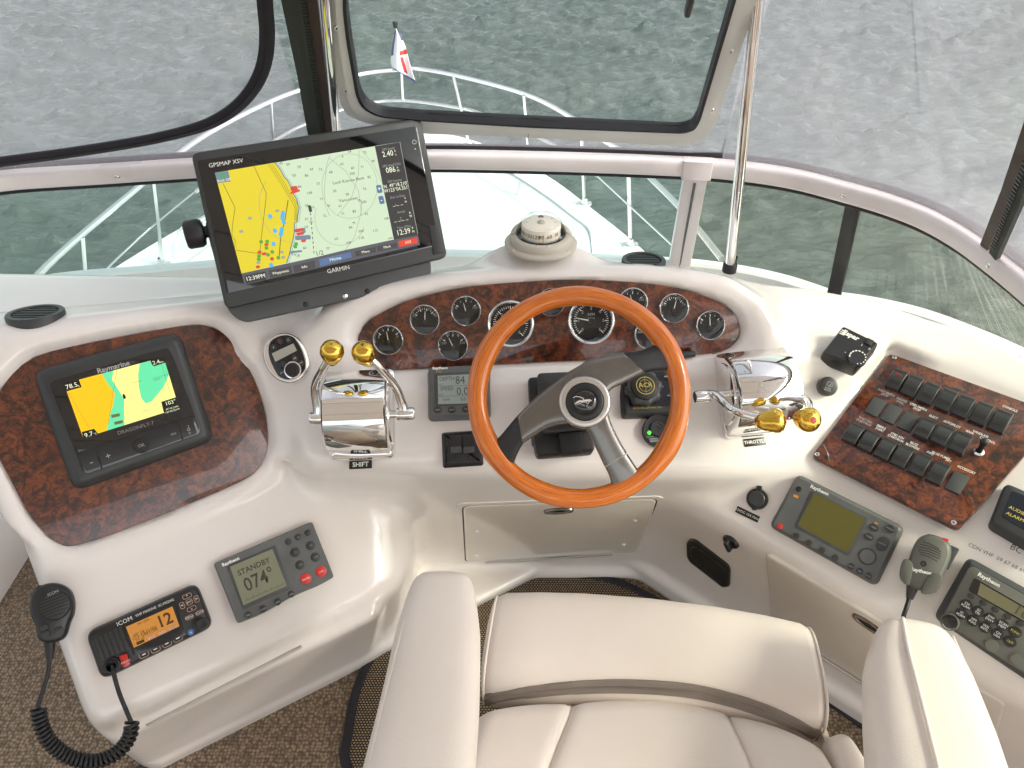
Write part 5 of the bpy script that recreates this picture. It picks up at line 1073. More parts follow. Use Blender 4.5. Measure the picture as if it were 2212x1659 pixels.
text('Raytheon', d.L(*RR(765, 310), hR), .0085, 'print_white', z + .0003, parent=d.root, bold=.0003)
key(d, *RR(178, 845), hR, .0048, .0048, .0025, 'red_key', 'power_key'); key(d, *RR(455, 295), hR, .0046, .0052, .0016, 'black_matte', 'sensor'); q = d.L(*RR(415, 400), hR); g = G(); g.sheet(rrect(*q, .009, .005, .001, 2), z + .0003); d.part('yellow_badge', g, 'print_orange', smooth=0)
for x, y in ((423, 985), (607, 1090), (800, 1200), (1000, 1310)): key(d, *RR(x, y), hR, .0052)
for x, y, t in ((1570, 865, 'MARK'), (1812, 885, 'DISPLAY'), (1500, 1000, 'CLEAR')): key(d, *RR(x, y), hR, .0074, .0062, .002, 'key_grey', 'key', 0, t, .0034)
for x, y, t in ((1232, 1440, 'MENU'), (1358, 1510, 'VRM'), (1487, 1580, 'ENTER')): key(d, *RR(x, y), hR, .0056, .0056, .002, 'key_grey', 'key', 0, t, .003)
key(d, *RR(1698, 1105), hR, .0085, .0125, .0022, 'key_grey', 'range_key', 0, 'RANGE', .0036, 'print_grey', .008)
q = d.L(*RR(1473, 1292), hR); g = G(); ring(np.array(circ(*q, .0142, 36)), np.array(circ(*q, .0128, 36)), hR - .001, hR + .0007, g); d.part('trackpad_ring', g, 'print_black'); g = G(); g.lathe([(.0127, hR - .0005), (.011, hR + .001), (.0001, hR + .0005)], 32, q); d.part('trackpad', g, 'grey_plastic')
g = G(); q = d.L(*RR(1605, 800), hR); g.sheet(rrect(*q, .006, .0026, .001, 2), z + .0002); d.part('yellow_badge', g, 'print_orange', smooth=0)
# ------------------------------------------------------------ starboard radio handset on its clip
def Q9(x, y): return Zq(2, 2, x, y)
d = Dev('starboard_handset', 'grey-green radio handset in a clip between the radar and the right radio', 'handset', P_rlow, Q9(1580, 330), Q9(1480, 280), Q9(1720, 330))
def HL9(x, y, h): return d.L(*Q9(x, y), h)
g = G(); g.slab(rpoly([HL9(x, y, .008) for x, y in ((1690, 195), (1795, 240), (1720, 375), (1600, 330))], .002, 2), 0, .018, .002); d.part('hanger', g, 'dark_grey')
hb = [HL9(x, y, .035) for x, y in ((1500, 210), (1540, 160), (1600, 145), (1680, 165), (1735, 215), (1738, 290), (1700, 390), (1650, 470), (1560, 510), (1470, 480), (1440, 420), (1460, 320))]
g = G(); g.stack([tuple(p) for p in spline(hb, 4, True)], [(.006, .012), (.001, .018), (0, .030), (.002, .038), (.006, .042)]); d.part('shell', g, 'olive_grey', smooth=60)
for i in range(6):
    y = 215 + 16 * i; w9 = (55, 70, 75, 78, 74, 60)[i]; cx9 = 1613 - 3 * i; g = G(); g.strip([HL9(cx9 - w9, y - 22, .042), HL9(cx9 - 10, y - 8, .042), HL9(cx9 + w9 * .9, y + 26, .042)], .0011, .0424); d.part('speaker_slot', g, 'print_black', smooth=0)
g = G(); g.lathe([(.0048, .0424), (.0048, .0418)], 16, HL9(1560, 335, .042)); g.lathe([(.0001, .0419), (.0048, .0424)], 16, HL9(1560, 335, .042)); d.part('microphone_hole', g, 'print_black')
for s9 in (((1435, 305), (1495, 340), (1470, 470), (1420, 450), (1405, 390)), ((1620, 395), (1690, 425), (1640, 520), (1545, 525), (1575, 440))): g = G(); g.slab([tuple(p) for p in spline([HL9(x, y, .04) for x, y in s9], 3, True)], .012, .045, .004); d.part('clip_cheek', g, 'olive_grey')
text('Raytheon', HL9(1545, 383, .042), .0078, 'print_white', .0426, -.02, parent=d.root, bold=.0003); g = G(); g.slab(rrect(*HL9(1700, 180, .035), .010, .005, .002, 3), .024, .038, .001); d.part('red_button', g, 'red_key'); g = G(); g.slab(rpoly([HL9(x, y, .035) for x, y in ((1520, 180), (1590, 140), (1640, 150), (1530, 200))], .002, 3), .020, .034, .002); d.part('talk_key', g, 'dark_grey')
g = G(); g.tube([(*HL9(1490, 480, .025), .022), (*HL9(1480, 520, .025), .022), (*HL9(1470, 560, .02), .018)], [.0095, .0075, .0055], 12); d.part('strain_relief', g, 'charcoal', smooth=60); g = G(); g.tube(spline([(*HL9(1472, 545, .02), .018), (*HL9(1450, 620, .03), .028), (*HL9(1430, 690, .03), .028), (*HL9(1440, 800, .02), .018)], 6), .0036, 8); d.part('cord', g, 'black_rubber', smooth=80)
# ------------------------------------------------------------ starboard radio
d = Dev('starboard_radio', 'large grey-green marine radio with round black keys at the right edge', 'radio', P_rlow, (2140, 1330), Q9(1900, 300), Q9(2212, 470))
hV = .024; vo_ = [d.L(*p, hV * .5) for p in (Q9(1850, 288), (2362, 1352), (2280, 1512), Q9(1625, 685))]
g = G(); g.stack(rpoly(vo_, .012, 4), [(0, 0), (0, .010), (.008, hV - .004)], cap1=True); d.part('case', g, 'dark_grey')
vf = [d.L(*p, hV) for p in (Q9(1865, 340), (2340, 1358), (2268, 1490), Q9(1670, 700))]; g = G(); g.slab(rpoly(vf, .010, 4), hV - .006, hV, .002); d.part('face', g, 'olive_grey')
def V9(x, y, h=hV): return d.L(*Q9(x, y), h)
g = G(); g.slab(rpoly([V9(1890, 425), V9(2330, 680), V9(2290, 760), V9(1850, 510)], .003, 2), hV - .001, hV + .0006); d.part('window', g, 'gloss_black'); g = G(); g.sheet([V9(1930, 460), V9(2330, 690), V9(2300, 755), V9(1910, 535)], hV + .0009); d.part('lcd', g, 'lcd_drab', smooth=0); text('16', V9(2195, 650), .022, 'lcd_seg', hV + .0011, parent=d.root)
text('Raytheon', V9(1985, 440), .0085, 'print_white', hV + .0008, parent=d.root, bold=.0003)
for x, y in ((1868, 546), (1945, 590), (2025, 634), (2105, 678), (2187, 722)): key(d, *Q9(x, y), hV, .0052, .0042, .002)
for x, y, t, m in ((1838, 602, 'CH\nSCAN', 'print_white'), (1914, 645, 'SC\nTRI', 'print_white'), (1993, 690, 'DW\nDWY', 'print_white'), (2074, 733, 'SCAN\nMEM', 'print_white'), (2155, 778, 'FUNC', 'print_yellow'), (1805, 660, 'IC\nSCRM', 'print_white'), (1882, 705, 'HM\nFOG', 'print_white'), (1960, 748, 'WX\nINTL', 'print_white'), (2040, 793, 'CH\nUSA', 'print_white'), (2120, 840, '16/9', 'print_yellow')): key(d, *Q9(x, y), hV, .0088, .0082, .0026, 'black_plastic', 'key', 0, t, .0050, m)
q = V9(1730, 712); g = G(); g.lathe([(.0135, hV - .002), (.0135, hV + .002), (.0115, hV + .003)], 24, q); ring_ = d.part('volume_ring', g, 'olive_grey'); g = G(); g.lathe([(.0095, hV), (.0095, hV + .014), (.0085, hV + .016), (.0001, hV + .016)], 24, q); d.part('volume_knob', g, 'smoke_black')
for x, y in ((2000, 862), (2165, 955)): g = G(); g.lathe([(.0105, hV - .001), (.0105, hV + .001), (.0085, hV + .0012), (.0082, hV + .004), (.0001, hV + .0042)], 24, V9(x, y)); d.part('knob', g, 'olive_grey')
# lettering strips stuck to the console
def strip_label(name, label, pts, txt, size, P, cat='lettering'):
    d = Dev(name, label, cat, P, ((pts[0][0] + pts[1][0]) / 2, (pts[0][1] + pts[1][1]) / 2), *pts); text(txt, (0, 0), size, 'print_black', .0006, parent=d.root)
strip_label('channel_list_sticker', 'black stick-on channel numbers CDN VHF 09 67 68 69 72 above the right radio', (Q9(1905, 235), Q9(2240, 395)), 'CDN VHF  09 67 68 69 72 7', .0086, P_rlow)
strip_label('registration_sticker', 'black stick-on characters BC 14 at the right edge of the console', (Q9(2110, 215), Q9(2290, 305)), 'BC 14', .0135, P_rlow)
# alarm box at the right edge
PA = P_rlow.up(.0); d = Dev('alarm_box', 'black box with yellow lettering AUDIBLE ALARM at the right edge of the picture', 'alarm box', P_rtop, (2190, 1120), Q9(2000, 60), Q9(2212, 165), h0=.0)
ao = [d.L(*p, .018) for p in ((2175, 1043), (2330, 1110), (2290, 1210), (2143, 1125))]; g = G(); g.stack(rpoly(ao, .008, 4), [(-.002, -.01), (-.002, .010), (.0, .016), (.003, .018)]); d.part('case', g, 'charcoal')
af = [d.L(*p, .018) for p in ((2186, 1060), (2318, 1116), (2286, 1188), (2163, 1116))]; g = G(); g.slab(rpoly(af, .004, 3), .017, .0188); d.part('face', g, 'navy_black')
text('AUDIBLE', d.L(2203, 1106, .019), .0082, 'print_yellow', .0191, parent=d.root); text('ALARM SET', d.L(2204, 1122, .019), .0082, 'print_yellow', .0191, parent=d.root)
# ------------------------------------------------------------ power socket, plate, keyed knob, speaker plate on the starboard wall
PSo = surf_plane([Q6(485, 1575), Q6(440, 1560), Q6(530, 1590), Q6(480, 1620)])
d = Dev('power_socket', 'round black power socket with a lid left of the radar display', 'socket', PSo, Q6(485, 1575), Q6(430, 1570), Q6(545, 1580)); g = G(); g.lathe([(.019, -.004), (.0195, .004), (.018, .007), (.014, .0075)], 28); d.part('ring', g, 'black_plastic'); g = G(); g.lathe([(.0145, .006), (.0145, .010), (.013, .0115), (.0001, .0115)], 28); d.part('lid', g, 'charcoal'); g = G(); g.slab(rrect(.003, .018, .009, .012, .002, 3), .002, .010, .001); d.part('hinge', g, 'black_plastic'); g = G(); g.slab(rrect(-.004, -.018, .008, .006, .002, 3), .002, .009, .001); d.part('catch', g, 'black_plastic')
d = Dev('socket_plate', 'small black plate lettered 12VDC 15A MAX under the power socket', 'name plate', surf_plane([Q9(420, 15), Q9(390, 0), Q9(480, 40)]), Q9(420, 15), Q9(375, -15), Q9(500, 45)); g = G(); g.slab(rrect(0, 0, .044, .012, .001, 2), -.003, .0015, .0003); d.part('plate', g, 'label_black'); text('12VDC 15A MAX', (0, 0), .0062, 'print_white', .0017, parent=d.root)
d = Dev('ignition_knob', 'small black keyed knob on the lower right wall', 'knob', surf_plane([Q9(315, 190), Q9(290, 170), Q9(340, 220)]), Q9(315, 190), Q9(262, 175), Q9(365, 215)); g = G(); g.lathe([(.0165, -.02), (.0165, .003), (.014, .006), (.0001, .0065)], 24); d.part('base', g, 'black_plastic'); g = G(); g.slab(rrect(0, 0, .009, .028, .004, 4), .005, .018, .003); d.part('grip', g, 'black_plastic')
d = Dev('speaker_plate', 'black lozenge shaped plate with screws low on the right wall', 'cover plate', surf_plane([Q9(165, 335), Q9(80, 250), Q9(250, 420), Q9(160, 300)]).up(.002), Q9(165, 335), Q9(30, 250), Q9(300, 400)); so_ = [d.L(*Q9(x, y), .003) for x, y in ((22, 205), (40, 182), (75, 185), (290, 350), (303, 385), (300, 485), (262, 492), (40, 320), (26, 290))]; g = G(); g.stack(rpoly(so_, .006, 3), [(0, -.02), (0, .002), (.002, .004)]); d.part('plate', g, 'black_plastic'); g = G(); g.stack(rpoly([lerp((0, 0), p, .78) for p in so_], .006, 3), [(0, .003), (.003, .0055), (.006, .003)]); d.part('inner_ring', g, 'black_matte')
for x, y in ((48, 205), (262, 368), (265, 470), (45, 300)): screw(d, *Q9(x, y), .004, .003, 'charcoal')
# ------------------------------------------------------------ port side: autopilot
def Q7(x, y): return Zq(0, 2, x, y)
d = Dev('autopilot', 'grey autopilot with STANDBY on its display and two red keys on the left desk', 'autopilot', P_left, (592, 1237), Q7(1388, 335), Q7(2025, 62))
hP = .020
def L7(x, y, h=hP): return d.L(*Q7(x, y), h)
ap = [L7(1388, 335), L7(2025, 62), L7(2167, 420), L7(2080, 470), L7(1900, 545), L7(1790, 610), L7(1690, 665), L7(1545, 722)]
g = G(); g.stack(rpoly(ap, [.004, .004, .004, .01, .02, .02, .02, .004], 4), [(-.001, 0), (-.001, .004), (0, hP - .003), (.0012, hP)]); d.part('case', g, 'grey_plastic')
g = G(); g.slab(rpoly([L7(1465, 350), L7(1785, 215), L7(1890, 490), L7(1575, 635)], .004, 3), hP - .001, hP + .001, .0005); d.part('bezel', g, 'dark_grey')
z = hP + .0013; g = G(); g.sheet([L7(1490, 355), L7(1765, 240), L7(1858, 478), L7(1578, 605)], z); lc = d.part('lcd', g, 'lcd_green', smooth=0)
text('STANDBY', L7(1645, 355), .0135, 'lcd_seg', z + .0004, parent=lc, sx=.95, bold=.0002); text('074°', L7(1680, 440), .034, 'lcd_seg', z + .0004, parent=lc, sx=.82, bold=.0003); g = G(); g.strip([L7(1590, 575), L7(1840, 465)], .0006, z + .0004)
for k in range(7): t = k / 6; p = lerp(L7(1600, 572), L7(1835, 468), t); g.strip([p, (p[0] + .001, p[1] + .004)], .0006, z + .0004)
s_ = d.part('lcd_scale', g, 'lcd_seg', lc, 0); s_['kind'] = 'stuff'
text('Raytheon', L7(1495, 322), .0078, 'print_white', hP + .0004, parent=d.root, bold=.0003); text('AUTOPILOT', L7(1725, 248), .0062, 'print_black', hP + .0004, parent=d.root)
for x, y, r, t in ((1870, 193, .0058, ''), (1932, 163, .0058, 'v'), (1996, 135, .0058, ''), (1913, 262, .0082, '-1'), (2014, 217, .0082, '+1'), (1945, 342, .0082, '-10'), (2045, 292, .0082, '+10'), (1607, 667, .0060, 'disp'), (1705, 628, .0060, 'track'), (1799, 583, .0060, 'pilot'), (1887, 532, .0060, 'resp')): key(d, *Q7(x, y), hP, r, r, .002, 'key_grey', 'key', 0, t or None, .0046)
for x, y, t in ((1982, 432, 'standby'), (2081, 385, 'auto')): key(d, *Q7(x, y), hP, .0096, .0096, .002, 'red_key', 'red_key', 0, t, .0048, 'print_white')
# ------------------------------------------------------------ port side: VHF radio
def RI(x, y): return Rg(300, 2180, 840, x, y)
d = Dev('port_radio', 'black marine radio with an amber display showing 12 on the left desk', 'radio', P_left, RI(1060, 780), RI(130, 780), RI(1760, 70))
hI = .024
def LI(x, y, h=hI): return d.L(*RI(x, y), h)
io = [LI(85, 790, .012), LI(1790, 25, .012), LI(2050, 690, .012), LI(340, 1520, .012)]
g = G(); g.stack(rpoly(io, .016, 5), [(-.001, 0), (0, .006), (.0, .014), (.003, hI - .003), (.007, hI)]); d.part('case', g, 'black_plastic')
g = G(); g.slab(rpoly([LI(650, 660), LI(1460, 310), LI(1640, 830), LI(830, 1160)], .006, 4), hI - .001, hI + .002, .0008); d.part('display_bezel', g, 'smoke_black')
z = hI + .0023; g = G(); g.sheet([LI(705, 700), LI(1420, 385), LI(1530, 690), LI(830, 1020)], z); lc = d.part('display', g, 'lcd_amber', smooth=0)
text('12', LI(1300, 600), .027, 'lcd_ink', z + .0004, parent=lc, bold=.0006, sx=.9)
for x, y, t, s_ in ((915, 650, 'HI', .006), (1015, 605, 'USA', .006), (905, 805, '49°18', .0075), (1085, 740, '.210N', .0075), (910, 850, '123°04', .0075), (1100, 770, '.351W', .0075), (930, 895, '12:39', .006), (900, 945, '1.25W', .0055)): text(t, LI(x, y), s_, 'lcd_ink', z + .0004, parent=lc)
for i in range(4): p = lerp(LI(930, 935), LI(1480, 690), i / 3.3); g = G(); g.sheet(rrect(*p, .012, .0045, .0005, 2), z + .0003); d.part('soft_key_box', g, 'lcd_ink' if i == 0 else 'print_copper', lc, 0)
for x, y in ((982, 1120), (1160, 1040), (1335, 955), (1502, 873)):
    q = LI(x, y); g = G(); ring(np.array(rrect(*q, .0145, .0105, .003, 3)), np.array(rrect(*q, .0128, .0088, .0025, 3)), hI - .001, hI + .0016, g); k_ = d.part('soft_key_rim', g, 'print_copper'); g = G(); g.slab(rrect(*q, .0128, .0088, .0025, 3), hI - .001, hI + .0018, .0004); k_ = d.part('soft_key', g, 'black_matte'); g = G(); g.sheet(rrect(*q, .0055, .0016, .0003, 2), hI + .0021); d.part('key_bar', g, 'print_white', k_, 0)
for x, y, w_, h_, t, s_ in ((1645, 228, .0150, .0075, '^', .007), (1570, 372, .0075, .0115, '<', .008), (1790, 272, .0080, .0115, '>', .008), (1680, 318, .0105, .0095, 'ENT', .0042), (1715, 420, .0150, .0075, 'v', .006), (1680, 553, .0135, .0065, 'MENU', .0044), (1838, 478, .0135, .0065, 'CLEAR', .0042)):
    q = LI(x, y); g = G(); ring(np.array(rrect(*q, w_, h_, .003, 3)), np.array(rrect(*q, w_ - .0016, h_ - .0016, .0025, 3)), hI - .001, hI + .0014, g); d.part('key_rim', g, 'print_copper'); g = G(); g.slab(rrect(*q, w_ - .0016, h_ - .0016, .0025, 3), hI - .001, hI + .0016, .0004); k_ = d.part('key', g, 'black_matte'); text(t, q, s_, 'print_white', hI + .0019, parent=k_)
q = LI(1865, 650); g = G(); g.lathe([(.0115, hI - .003), (.0105, hI + .001), (.0088, hI + .002), (.0085, hI + .014), (.0075, hI + .016), (.004, hI + .0155), (.0001, hI + .015)], 24, q); d.part('knob', g, 'black_plastic')
q = LI(1703, 782); g = G(); g.lathe([(.0054, hI), (.005, hI + .0008), (.0001, hI + .0008)], 20, q); d.part('blue_badge', g, 'print_blue'); text('x', q, .008, 'print_white', hI + .001, parent=d.root)
for i in range(6): a, b = LI(190 + 76 * i, 900 - 36 * i), LI(315 + 76 * i, 1225 - 34 * i); g = G(); g.strip([a, b], .0034, hI + .0003); d.part('speaker_slot', g, 'print_black', smooth=0); g = G(); g.slab([(a[0] + .0026, a[1]), (a[0] + .0056, a[1]), (b[0] + .0056, b[1]), (b[0] + .0026, b[1])], hI - .001, hI + .0022, .0006); d.part('speaker_rib', g, 'charcoal')
q = LI(690, 1205); c_ = [LI(600, 1145), LI(720, 1100), LI(780, 1280), LI(665, 1325)]; g = G(); g.slab(rpoly(c_, .002, 3), hI - .002, hI + .006, .0015); rd = d.part('distress_cover', g, 'red_plastic'); text('DISTRESS', LI(705, 1235, hI + .006), .0034, 'print_white', hI + .0063, parent=rd)
text('ICOM', LI(685, 615), .0095, 'print_white', hI + .0006, parent=d.root); text('VHF MARINE  IC-M324G', LI(1150, 405), .0058, 'print_white', hI + .0006, parent=d.root)
q = LI(490, 1300); g = G(); g.lathe([(.0125, hI - .003), (.0125, hI + .003), (.010, hI + .004), (.009, hI + .010), (.0075, hI + .011)], 20, q); d.part('cord_socket', g, 'black_rubber')
# cord and handset
pu = [(240, 1442), (244, 1462), (250, 1490), (262, 1525), (278, 1560)]; cz = [.034, .036, .036, .036, .034]
d2 = Dev('port_handset', 'black radio handset hung at the lower left corner of the desk with a coiled cord', 'handset', P_left, Q7(330, 650), Q7(200, 690), Q7(470, 580))
def LH(x, y, h): return (*d2.L(*Q7(x, y), h), h)
hb = [d2.L(*Q7(x, y), .03) for x, y in ((200, 530), (240, 485), (320, 460), (400, 468), (460, 510), (484, 580), (480, 660), (455, 720), (430, 800), (400, 830), (335, 850), (275, 845), (240, 815), (225, 740), (195, 670), (185, 600))]
g = G(); g.stack([tuple(p) for p in spline(hb, 4, True)], [(.008, .006), (.001, .012), (0, .024), (.002, .032), (.006, .036)]); d2.part('shell', g, 'black_plastic', smooth=60)
q = d2.L(*Q7(355, 605), .036); g = G(); g.lathe([(.0235, .0355), (.0225, .0372), (.021, .0365)], 32, q); d2.part('grille_ring', g, 'black_matte')
for i in range(8): w_ = .021 * math.sqrt(max(.05, 1 - ((i - 3.5) / 4.2) ** 2)); y = q[1] + (3.5 - i) * .0046; g = G(); g.slab(rrect(q[0], y, 2 * w_, .0022, .0008, 2), .0355, .0378, .0005); d2.part('grille_bar', g, 'charcoal')
for x, y, a, b in ((285, 748, .010, .008), (297, 790, .010, .008), (380, 762, .012, .007)): q = d2.L(*Q7(x, y), .036); g = G(); g.slab(rrect(*q, a, b, .003, 3), .0355, .0382, .0006); d2.part('key', g, 'charcoal')
text('ICOM', d2.L(*Q7(345, 525), .036), .0062, 'print_grey', .0376, parent=d2.root); g = G(); g.slab(rpoly([d2.L(*Q7(x, y), .03) for x, y in ((190, 540), (225, 490), (262, 470), (240, 520), (205, 570))], .002, 3), .012, .032, .003); d2.part('talk_key', g, 'charcoal')
g = G(); g.tube([LH(322, 840, .02), LH(325, 890, .02), LH(322, 955, .02)], [.0085, .0072, .0055], 14); d2.part('strain_relief', g, 'black_rubber', smooth=60)
p1 = [LH(322, 940, .02), LH(310, 1040, .018), LH(280, 1150, .018), LH(252, 1235, .02), LH(248, 1275, .022)]
coil = [LH(250, 1275, .022), LH(268, 1385, .024), LH(320, 1485, .024), LH(420, 1570, .024), LH(560, 1615, .026), LH(680, 1600, .026), LH(790, 1530, .026), LH(845, 1440, .026), LH(852, 1365, .026)]
p3 = [LH(852, 1365, .026), LH(820, 1290, .030), LH(775, 1180, .034), LH(748, 1090, .036), LH(735, 1035, .034), LH(728, 1000, .030)]
path = np.array(spline(coil, 60)); t_ = np.gradient(path, axis=0); t_ /= np.linalg.norm(t_, axis=1, keepdims=True); s_ = np.concatenate([[0], np.cumsum(np.linalg.norm(np.diff(path, axis=0), axis=1))]); u_ = np.cross(t_, np.array([0, 0, 1.0])); u_ /= np.linalg.norm(u_, axis=1, keepdims=True); w2 = np.cross(t_, u_)
ang = s_ / .0066 * 2 * pi; hel = path + .0098 * (np.cos(ang)[:, None] * u_ + np.sin(ang)[:, None] * w2)
tt = np.linspace(0, s_[-1], int(s_[-1] / .0066 * 14)); hel2 = np.stack([np.interp(tt, s_, path[:, k]) for k in range(3)], 1); uu = np.stack([np.interp(tt, s_, u_[:, k]) for k in range(3)], 1); ww = np.stack([np.interp(tt, s_, w2[:, k]) for k in range(3)], 1); an = tt / .0066 * 2 * pi; hel2 = hel2 + .0092 * (np.cos(an)[:, None] * uu + np.sin(an)[:, None] * ww)
g = G(); g.tube(hel2, .0030, 6); d2.part('coiled_cord', g, 'black_rubber', smooth=80)
for p in (p1, p3): g = G(); g.tube(spline(p, 6), .0034, 8); d2.part('cord', g, 'black_rubber', smooth=80)
# ------------------------------------------------------------ compass on the dash
cm = at_z(1168, 527, .978); e = empty('compass', frame(cm, (0, 0, 1), (1, 0, 0))); tag(e, 'round ivory compass with a numbered card on the mound above the dash', 'compass')
def cp(nm, prof, m, n=40, sm=60, **k): g = G(); g.lathe(prof, n, **k); return mesh_obj(nm, g, m, e, sm)
cp('flange', [(.068, 0), (.0685, .003), (.066, .006), (.058, .0075)], 'ivory'); cp('housing', [(.058, .007), (.0575, .012), (.056, .020), (.050, .0225), (.0455, .0215), (.044, .012)], 'ivory'); cp('bowl', [(.0455, .012), (.0462, .0222), (.0435, .0235), (.0385, .014), (.0385, .006)], 'gloss_black')
cd_ = cp('card', [(.0365, .014), (.0365, .040), (.0355, .0425), (.0335, .0435), (.0001, .0438)], 'card_ivory', 48, 30)
g = G()
for i in range(72):
    a = 2 * pi * i / 72; ln = .0052 if i % 6 == 0 else .0034; p = (.0367 * math.cos(a), .0367 * math.sin(a)); tn = (-math.sin(a) * .0004, math.cos(a) * .0004)
    g.add([(p[0] + tn[0], p[1] + tn[1], .0185), (p[0] - tn[0], p[1] - tn[1], .0185), (p[0] - tn[0], p[1] - tn[1], .0145 + ln), (p[0] + tn[0], p[1] + tn[1], .0185 + ln)], [(0, 1, 2, 3)])
    if i % 2 == 0: p0, p1_ = (.0325 * math.cos(a), .0325 * math.sin(a)), (.0302 * math.cos(a), .0302 * math.sin(a)); g.strip([p0, p1_], .0006, .0440)
k_ = mesh_obj('card_marks', g, 'print_black', cd_, 0); k_['kind'] = 'stuff'
for t, a in (('180', -156), ('150', -130), ('120', -106), ('90', -91), ('60', -67), ('30', -43), ('0', -20)):
    A = math.radians(a); o = text(t, (0, 0), .0105, 'print_black', 0, parent=cd_, name='numeral'); o.matrix_local = Matrix.Translation((.0371 * math.cos(A), .0371 * math.sin(A), .0315)) @ Matrix.Rotation(A + pi / 2, 4, 'Z') @ Matrix.Rotation(pi / 2, 4, 'X')
g = G(); g.sheet([(0, .0325), (-.0066, .0215), (.0066, .0215)], .0442); mesh_obj('east_mark', g, 'print_black', cd_, 0); text('E', (0, .0246), .0062, 'print_white', .0444, parent=cd_)
for sx in (-1, 1): text('A', (sx * .026, .001), .006, 'print_black', .0443, sx * 1.4, parent=cd_); text('N' if sx > 0 else 'S', (sx * .0205, .0165), .005, 'print_black', .0443, parent=cd_)
cp('pivot', [(.0072, .0438), (.006, .0465), (.0001, .0472)], 'ivory', 20); cp('dome', [(.0435, .0225), (.0425, .034), (.038, .046), (.029, .054), (.015, .059), (.0001, .060)], 'glass_lens', 40, 180)
g = G(); secs = []
for i in range(25):
    a = math.radians(-4 + 188 * i / 24); ro, ri = .0575, .046; hz = .020 + .006 * math.sin(math.radians(180 * i / 24)); secs.append([(ro * math.cos(a), ro * math.sin(a), .012), (ro * math.cos(a) * .985, ro * math.sin(a) * .985, hz), (ri * math.cos(a) * 1.04, ri * math.sin(a) * 1.04, hz + .007), (ri * math.cos(a), ri * math.sin(a), hz + .007), (ri * math.cos(a), ri * math.sin(a), .012)])
g.loft(secs); mesh_obj('hood', g, 'ivory', e, 40)
g = G(); g.tube([(.003, -.0445, .014), (.0025, -.0405, .039)], .0007, 6); mesh_obj('lubber_line', g, 'print_orange', e); 
for a in (-145, -40, -100, -78): A = math.radians(a); rr_ = .062 if a in (-145, -40) else .0515; g = G(); g.lathe([(.0001, .0012), (.002, .0008), (.0024, 0)], 10, xf=np.array(Matrix.Translation((rr_ * math.cos(A), rr_ * math.sin(A), .0066 if rr_ > .06 else .0222)))); mesh_obj('screw', g, 'steel', e)
# ------------------------------------------------------------ round vents in the top of the dash
def vent(name, label, c, rx, z0, nn=(0, 0, 1)):
    e = empty(name, frame(at_z(*c, z0), nn, (1, 0, 0))); tag(e, label, 'vent'); g = G(); g.lathe([(rx, -.02), (rx, .006), (rx * .97, .0085), (rx * .80, .0085), (rx * .76, .002)], 36); mesh_obj('rim', g, 'charcoal', e); g = G(); g.lathe([(.0001, .002), (rx * .78, .002)], 30); mesh_obj('core', g, 'black_matte', e)
    for i in range(-3, 4): yy = i * rx * .2; xx = math.sqrt(max((rx * .76) ** 2 - yy * yy, 0)); g = G(); g.slab([(-xx, yy - .002), (xx, yy - .002), (xx, yy + .002), (-xx, yy + .002)], .001, .0065); mesh_obj('slat', g, 'black_plastic', e)
pl_ = surf(78, 684)[0]; vent('defrost_vent', 'round black air vent in the dash top at the far left', (78, 684), .045, pl_[2] + .001, (0, .26, 1)); vv = 590
while vv > 540 and _bvh.ray_cast(Vector(CAM), Vector(ray(1390, vv - 1)).normalized())[0] is not None and surf(1390, vv - 1)[0][1] < 1.36: vv -= 1
pv_ = surf(1390, vv)[0]; ev = vent('defrost_vent', 'flat black air vent on the dash top right of the compass', (1390, vv), .042, pv_[2] - .004, (0, .12, 1))
# ------------------------------------------------------------ locker doors in the lower walls
def door(label, P, pts, pull, studs, hinge, rads=.02, m='gelcoat_door', surround=True):
    c = np.mean(pts, 0); d = Dev('locker_door', label, 'locker door', P, tuple(c), pts[3], pts[2], 'locker doors in the console')
    o = [d.L(*p, .006) for p in pts]; g = G(); big = np.array(rpoly([lerp((0, 0), p, 1.0) for p in o], rads, 5)); out_ = big + (big / np.linalg.norm(big, axis=1, keepdims=True)) * .017
    if surround: ring(out_, big + (big / np.linalg.norm(big, axis=1, keepdims=True)) * .003, -.02, .0016, g); (d.part('surround', g, 'gelcoat') if surround else None); g = G(); ring(big + (big / np.linalg.norm(big, axis=1, keepdims=True)) * .003, big * .992, -.02, .0010, g); d.part('gap', g, 'black_matte')
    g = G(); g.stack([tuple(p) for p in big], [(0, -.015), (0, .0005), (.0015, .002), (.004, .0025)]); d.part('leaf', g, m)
    if pull:
        q = d.L(*pull[0], .008); a = pull[1]; g = G(); ov = [(q[0] + .030 * math.cos(t) * math.cos(a) - .0125 * math.sin(t) * math.sin(a), q[1] + .030 * math.cos(t) * math.sin(a) + .0125 * math.sin(t) * math.cos(a)) for t in np.linspace(0, 2 * pi, 29)[:-1]]; g.stack(ov, [(0, .001), (0, .006), (.0015, .008), (.004, .007), (.005, .003)], cap1=False); pu_ = d.part('pull_ring', g, 'pull_bronze', smooth=60); g = G(); g.stack(ov, [(.0045, .0052), (.007, .0035)], cap0=False); d.part('pull_cup', g, 'smoke_black', pu_)
    for u, v in studs: g = G(); g.lathe([(.0001, .0055), (.003, .005), (.0046, .0022)], 14, d.L(u, v, .0025)); d.part('stud', g, 'deck_white')
    if hinge: g = G(); a, b = d.L(*hinge[0], .004), d.L(*hinge[1], .004); g.tube([(*a, .004), (*b, .004)], .0028, 8); d.part('hinge', g, 'brushed')
P_wd = surf_plane([(1100, 1130), (1200, 1150), (1300, 1140), (1200, 1190)], P_wall.n)
P_rd = surf_plane([Q9(700, 500), Q9(900, 650), Q9(800, 700)], P_rwall.n).up(.0006)
